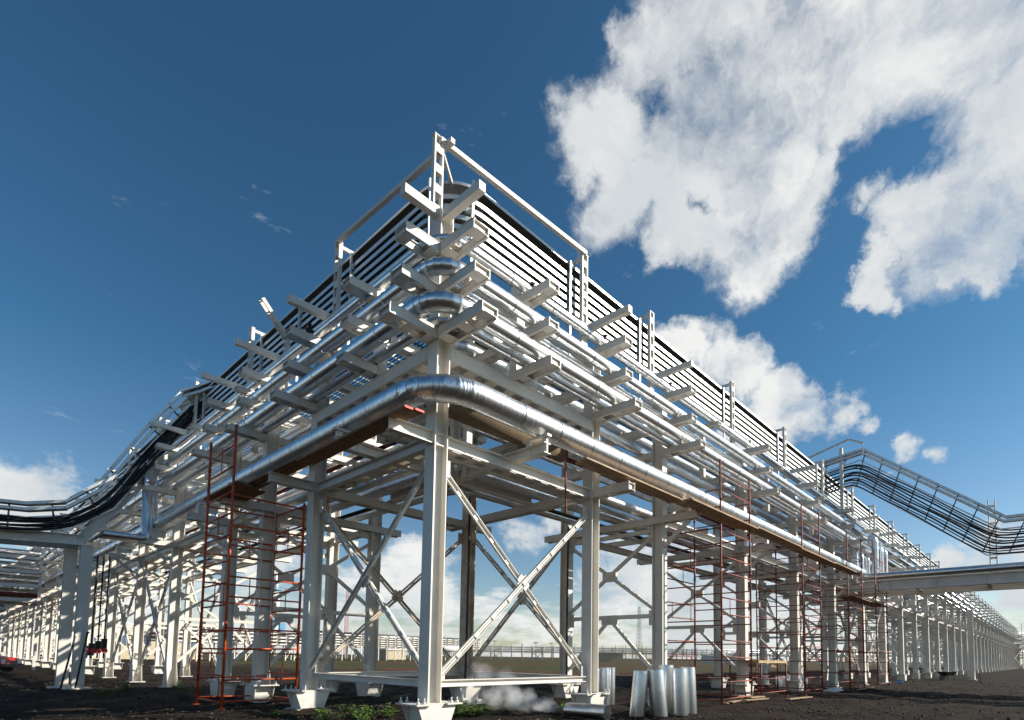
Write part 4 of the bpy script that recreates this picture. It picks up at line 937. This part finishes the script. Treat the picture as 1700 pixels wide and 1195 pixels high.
# ------------------------------------------------------------------ branch rack and far racks
def far_rack(name, label, p0, p1, h, w, step, m='steel', struts=False, tiers=3, posts_above=1.5, seed=0, cat='pipe rack', pipes=5, thick=0):
    rnd = random.Random(seed); t = thing(name, label, cat); p0 = Vector((*p0, 0)); p1 = Vector((*p1, 0)); d = (p1 - p0).normalized(); n = Vector((-d.y, d.x, 0)); L_ = (p1 - p0).length
    k = int(L_ / step); mb = MB(); mx = MB(); th = thick or max(.16, step * .03)
    for i in range(k + 1):
        for q in (0, w):
            c = p0 + d * (i * step) + n * q; mb.bar(c, c + Vector((0, 0, h)), th, th, tuple(d))
            if rnd.random() < .6: mb.bar(c + Vector((0, 0, h)), c + Vector((0, 0, h + posts_above * rnd.uniform(.5, 1))), th * .6, th * .6, tuple(d))
        for z in [h * (.62 + .38 * j / (tiers - 1)) for j in range(tiers)]:
            c = p0 + d * (i * step); mx.bar(c - n * .8 + Vector((0, 0, z)), c + n * (w + .8) + Vector((0, 0, z)), th, th)
        if i < k:
            if struts or i % 4 == 1:
                a = p0 + d * (i * step); b = a + d * step; mx.bar(a + Vector((0, 0, .2)), b + Vector((0, 0, h * .6)), th * .6, th * .6, tuple(n))
                if not struts: mx.bar(b + Vector((0, 0, .2)), a + Vector((0, 0, h * .6)), th * .6, th * .6, tuple(n))
    link('columns', mb.mesh('columns', m), t, stuff=True); link('beams_and_braces', mx.mesh('beams_and_braces', m), t, stuff=True)
    for j in range(tiers):
        z = h * (.62 + .38 * j / (tiers - 1))
        mb = MB(); mb.bar(p0 + Vector((0, 0, z)), p1 + Vector((0, 0, z)), .16, .22); mb.bar(p0 + n * w + Vector((0, 0, z)), p1 + n * w + Vector((0, 0, z)), .16, .22); link('longitudinal_beam', mb.mesh('longitudinal_beam', m), t)
        for q in range(pipes):
            r = rnd.uniform(.08, .22); oo = n * (w * (q + .3) / pipes); mb = MB(); mb.tube(p0 + oo + Vector((0, 0, z + .2 + r)), p1 + oo + Vector((0, 0, z + .2 + r)), r, 6); link('pipe', mb.mesh('pipe', rnd.choice(['galv', 'galv', 'jacket_smooth', 'galv_dark', 'red_brown'])), t)
    return t
far_rack('branch_rack', 'low white rack branch going left behind the left bridge', (-1, 44), (-60, 50), 7.2, 4, 5.5, tiers=4, seed=3, pipes=6)
far_rack('branch_rack', 'second white rack branch farther back on the left', (-1, 66), (-80, 74), 8, 5, 6, tiers=4, seed=4, pipes=6)
far_rack('distant_pipe_rack', 'very long grey pipe rack on the horizon behind the corner tower', (120, 185), (262, 48), 5.0, 6, 4.2, tiers=3, seed=5, posts_above=1.8, pipes=1, thick=.34)
far_rack('distant_pipe_rack', 'long grey pipe rack on the horizon behind the right scaffolds', (262, 46), (300, -4), 6.0, 6, 5, tiers=3, seed=15, posts_above=1.8, pipes=1, thick=.36)
far_rack('distant_pipe_rack', 'tall white pipe rack with upright posts behind the left half of the corner tower', (46, 101), (98, 109), 5.4, 8, 2.4, tiers=5, seed=6, posts_above=1.8)
far_rack('distant_pipe_rack', 'white rack on close zigzag legs seen through the orange scaffold', (16, 80), (46, 97), 4.6, 6, 2.4, struts=True, tiers=4, seed=7, posts_above=1.4)
far_rack('distant_pipe_rack', 'pale rack branch beyond the far end of the right wing', (150, 16), (250, -30), 9, 8, 7, tiers=4, seed=8, posts_above=3)
far_rack('distant_pipe_rack', 'long low rack at the back of the field behind the second left rack', (60, 135), (125, 182), 6, 8, 6, tiers=4, seed=9, posts_above=2)
def house(label, x, y, lx, ly, h, m, rz=0.0, wins=4):
    t = thing('plant_building', label, 'building', loc=(x, y, 0), rz=rz)
    mb = MB(); mb.box(0, lx, 0, ly, 0, h); link('wall', mb.mesh('wall', m), t)
    mb = MB(); mb.box(-.3, lx + .3, -.3, ly + .3, h + .002, h + .35); link('roof', mb.mesh('roof', 'white_wall'), t)
    for k in range(wins):
        mb = MB(); xx = lx * (k + .5) / wins; mb.box(xx - .5, xx + .5, -.06, -.01, h * .4, h * .75); link('window', mb.mesh('window', 'glass'), t)
house('long beige building under the distant rack, right of the crossed brace', 166, 120, 10, 8, 3.2, 'beige_wall', -.76, 0)
house('low white building on the horizon right of the second column', 203, 93, 16, 8, 2.6, 'white_wall', -.76, 0)
house('small beige shed behind the tall white rack', 80, 128, 7, 6, 2.6, 'beige_wall', .1, 0)
house('beige hall behind the zigzag rack on the left', 10, 101, 18, 9, 5.5, 'beige_wall', .2, 5)
house('grey white shed near the end of the right wing', 178, 7, 14, 8, 5, 'white_wall', -.4, 3)
mb = MB(); mb.tube((0, 0, 0), (9, -2, 0), .8, 14); o = link('white_tank', mb.mesh('white_tank', 'white_wall'), None, (77, 104.2, 3.0)); tag(o, 'white horizontal tank glinting in the tall white rack', 'tank')
mb = MB(); mb.tube((0, 0, 0), (0, 0, 1.9), 5, 18, .5); o = link('sand_heap', mb.mesh('sand_heap', 'sand'), None, (108, 37, -.3)); tag(o, 'tan heap of sand on the far field behind the right scaffolds', 'sand heap')
def lattice(name, label, x, y, h, w0, w1, m, step, cat='mast', bands=None):
    t = thing(name, label, cat, loc=(x, y, 0)); 
    def cr(z): return (w0 + (w1 - w0) * z / h) / 2
    z = 0; 
    mb = MB(); c = [(-1, -1), (1, -1), (1, 1), (-1, 1)]; th = .09
    for a, b in c: mb.bar((a * cr(0), b * cr(0), 0), (a * cr(h), b * cr(h), h), th, th)
    link('legs', mb.mesh('legs', m), t)
    mb = MB()
    while z < h - .1:
        z2 = min(h, z + step); r0, r1 = cr(z), cr(z2)
        for i in range(4):
            a, b = c[i], c[(i + 1) % 4]; mb.bar((a[0] * r0, a[1] * r0, z), (b[0] * r1, b[1] * r1, z2), .05, .05); mb.bar((b[0] * r0, b[1] * r0, z), (a[0] * r1, a[1] * r1, z2), .05, .05); mb.bar((a[0] * r0, a[1] * r0, z), (b[0] * r0, b[1] * r0, z), .05, .05)
        z = z2
    link('lattice_bars', mb.mesh('lattice_bars', bands or m), t); return t
lattice('lattice_tower', 'tall thin lattice mast on the horizon between the second and third columns', 272, 169, 31, 2.8, 1.0, 'galv_dark', 2.2)
lattice('lattice_tower', 'red and white lattice mast behind the second left column', 118, 220, 29, 1.5, .9, 'white_wall', 2.2, bands='red_band')
for k, (x, y, h) in enumerate(((198, 211, 9), (213.6, 195.7, 8.5), (241, 209, 9))):
    t = thing('floodlight_mast', 'thin floodlight mast on the horizon, %s of the three behind the crossed brace' % ['left', 'middle', 'right'][k], 'mast', None, (x, y, 0))
    mb = MB(); mb.tube((0, 0, 0), (0, 0, h), .22, 6, .12); link('pole', mb.mesh('pole', 'galv_dark'), t); mb = MB(); mb.box(-1.2, 1.2, -.3, .3, h, h + .7); link('lamp_head', mb.mesh('lamp_head', 'galv_dark'), t)
t = thing('process_column', 'blue and white process column with platforms seen through the orange scaffold', 'tower', loc=(69.4, 176.7, 0))
mb = MB(); mb.tube((0, 0, 0), (0, 0, 21), 1.3, 14); mb.tube((0, 0, 21), (0, 0, 27), .8, 14, .5); link('vessel', mb.mesh('vessel', 'white_wall'), t)
for k in range(6):
    mb = MB(); z = 5 + 3.3 * k; mb.tube((0, 0, z), (0, 0, z + .25), 2.6 - .15 * k, 14); mb.tube((0, 0, z + 1.1), (0, 0, z + 1.2), 2.6 - .15 * k, 14, cap=False); link('platform', mb.mesh('platform', 'blue_steel'), t)
mb = MB(); mb.box(-3.4, -1.4, -1, 1, 3, 14); mb.box(1.5, 3.2, -1, 1, 6, 11); link('side_structure', mb.mesh('side_structure', 'blue_steel'), t)
t = thing('tall_column_pair', 'free standing white column far along the right wing, taller than its neighbours', 'column', loc=(50.5, -3.3, 0))
mb = MB(); mb.isec((0, 0, 0), (0, 0, 5.6), .34, .34, (1, 0, 0)); link('shaft', mb.mesh('shaft', 'steel'), t); mb = MB(); flare(mb, 0, 0); link('flared_foot', mb.mesh('flared_foot', 'steel'), t)
mb = MB(); mb.bar((1.7, .4, .2), (.1, .1, 4.8), .14, .18, (1, 0, 0)); link('raking_strut', mb.mesh('raking_strut', 'steel'), t)
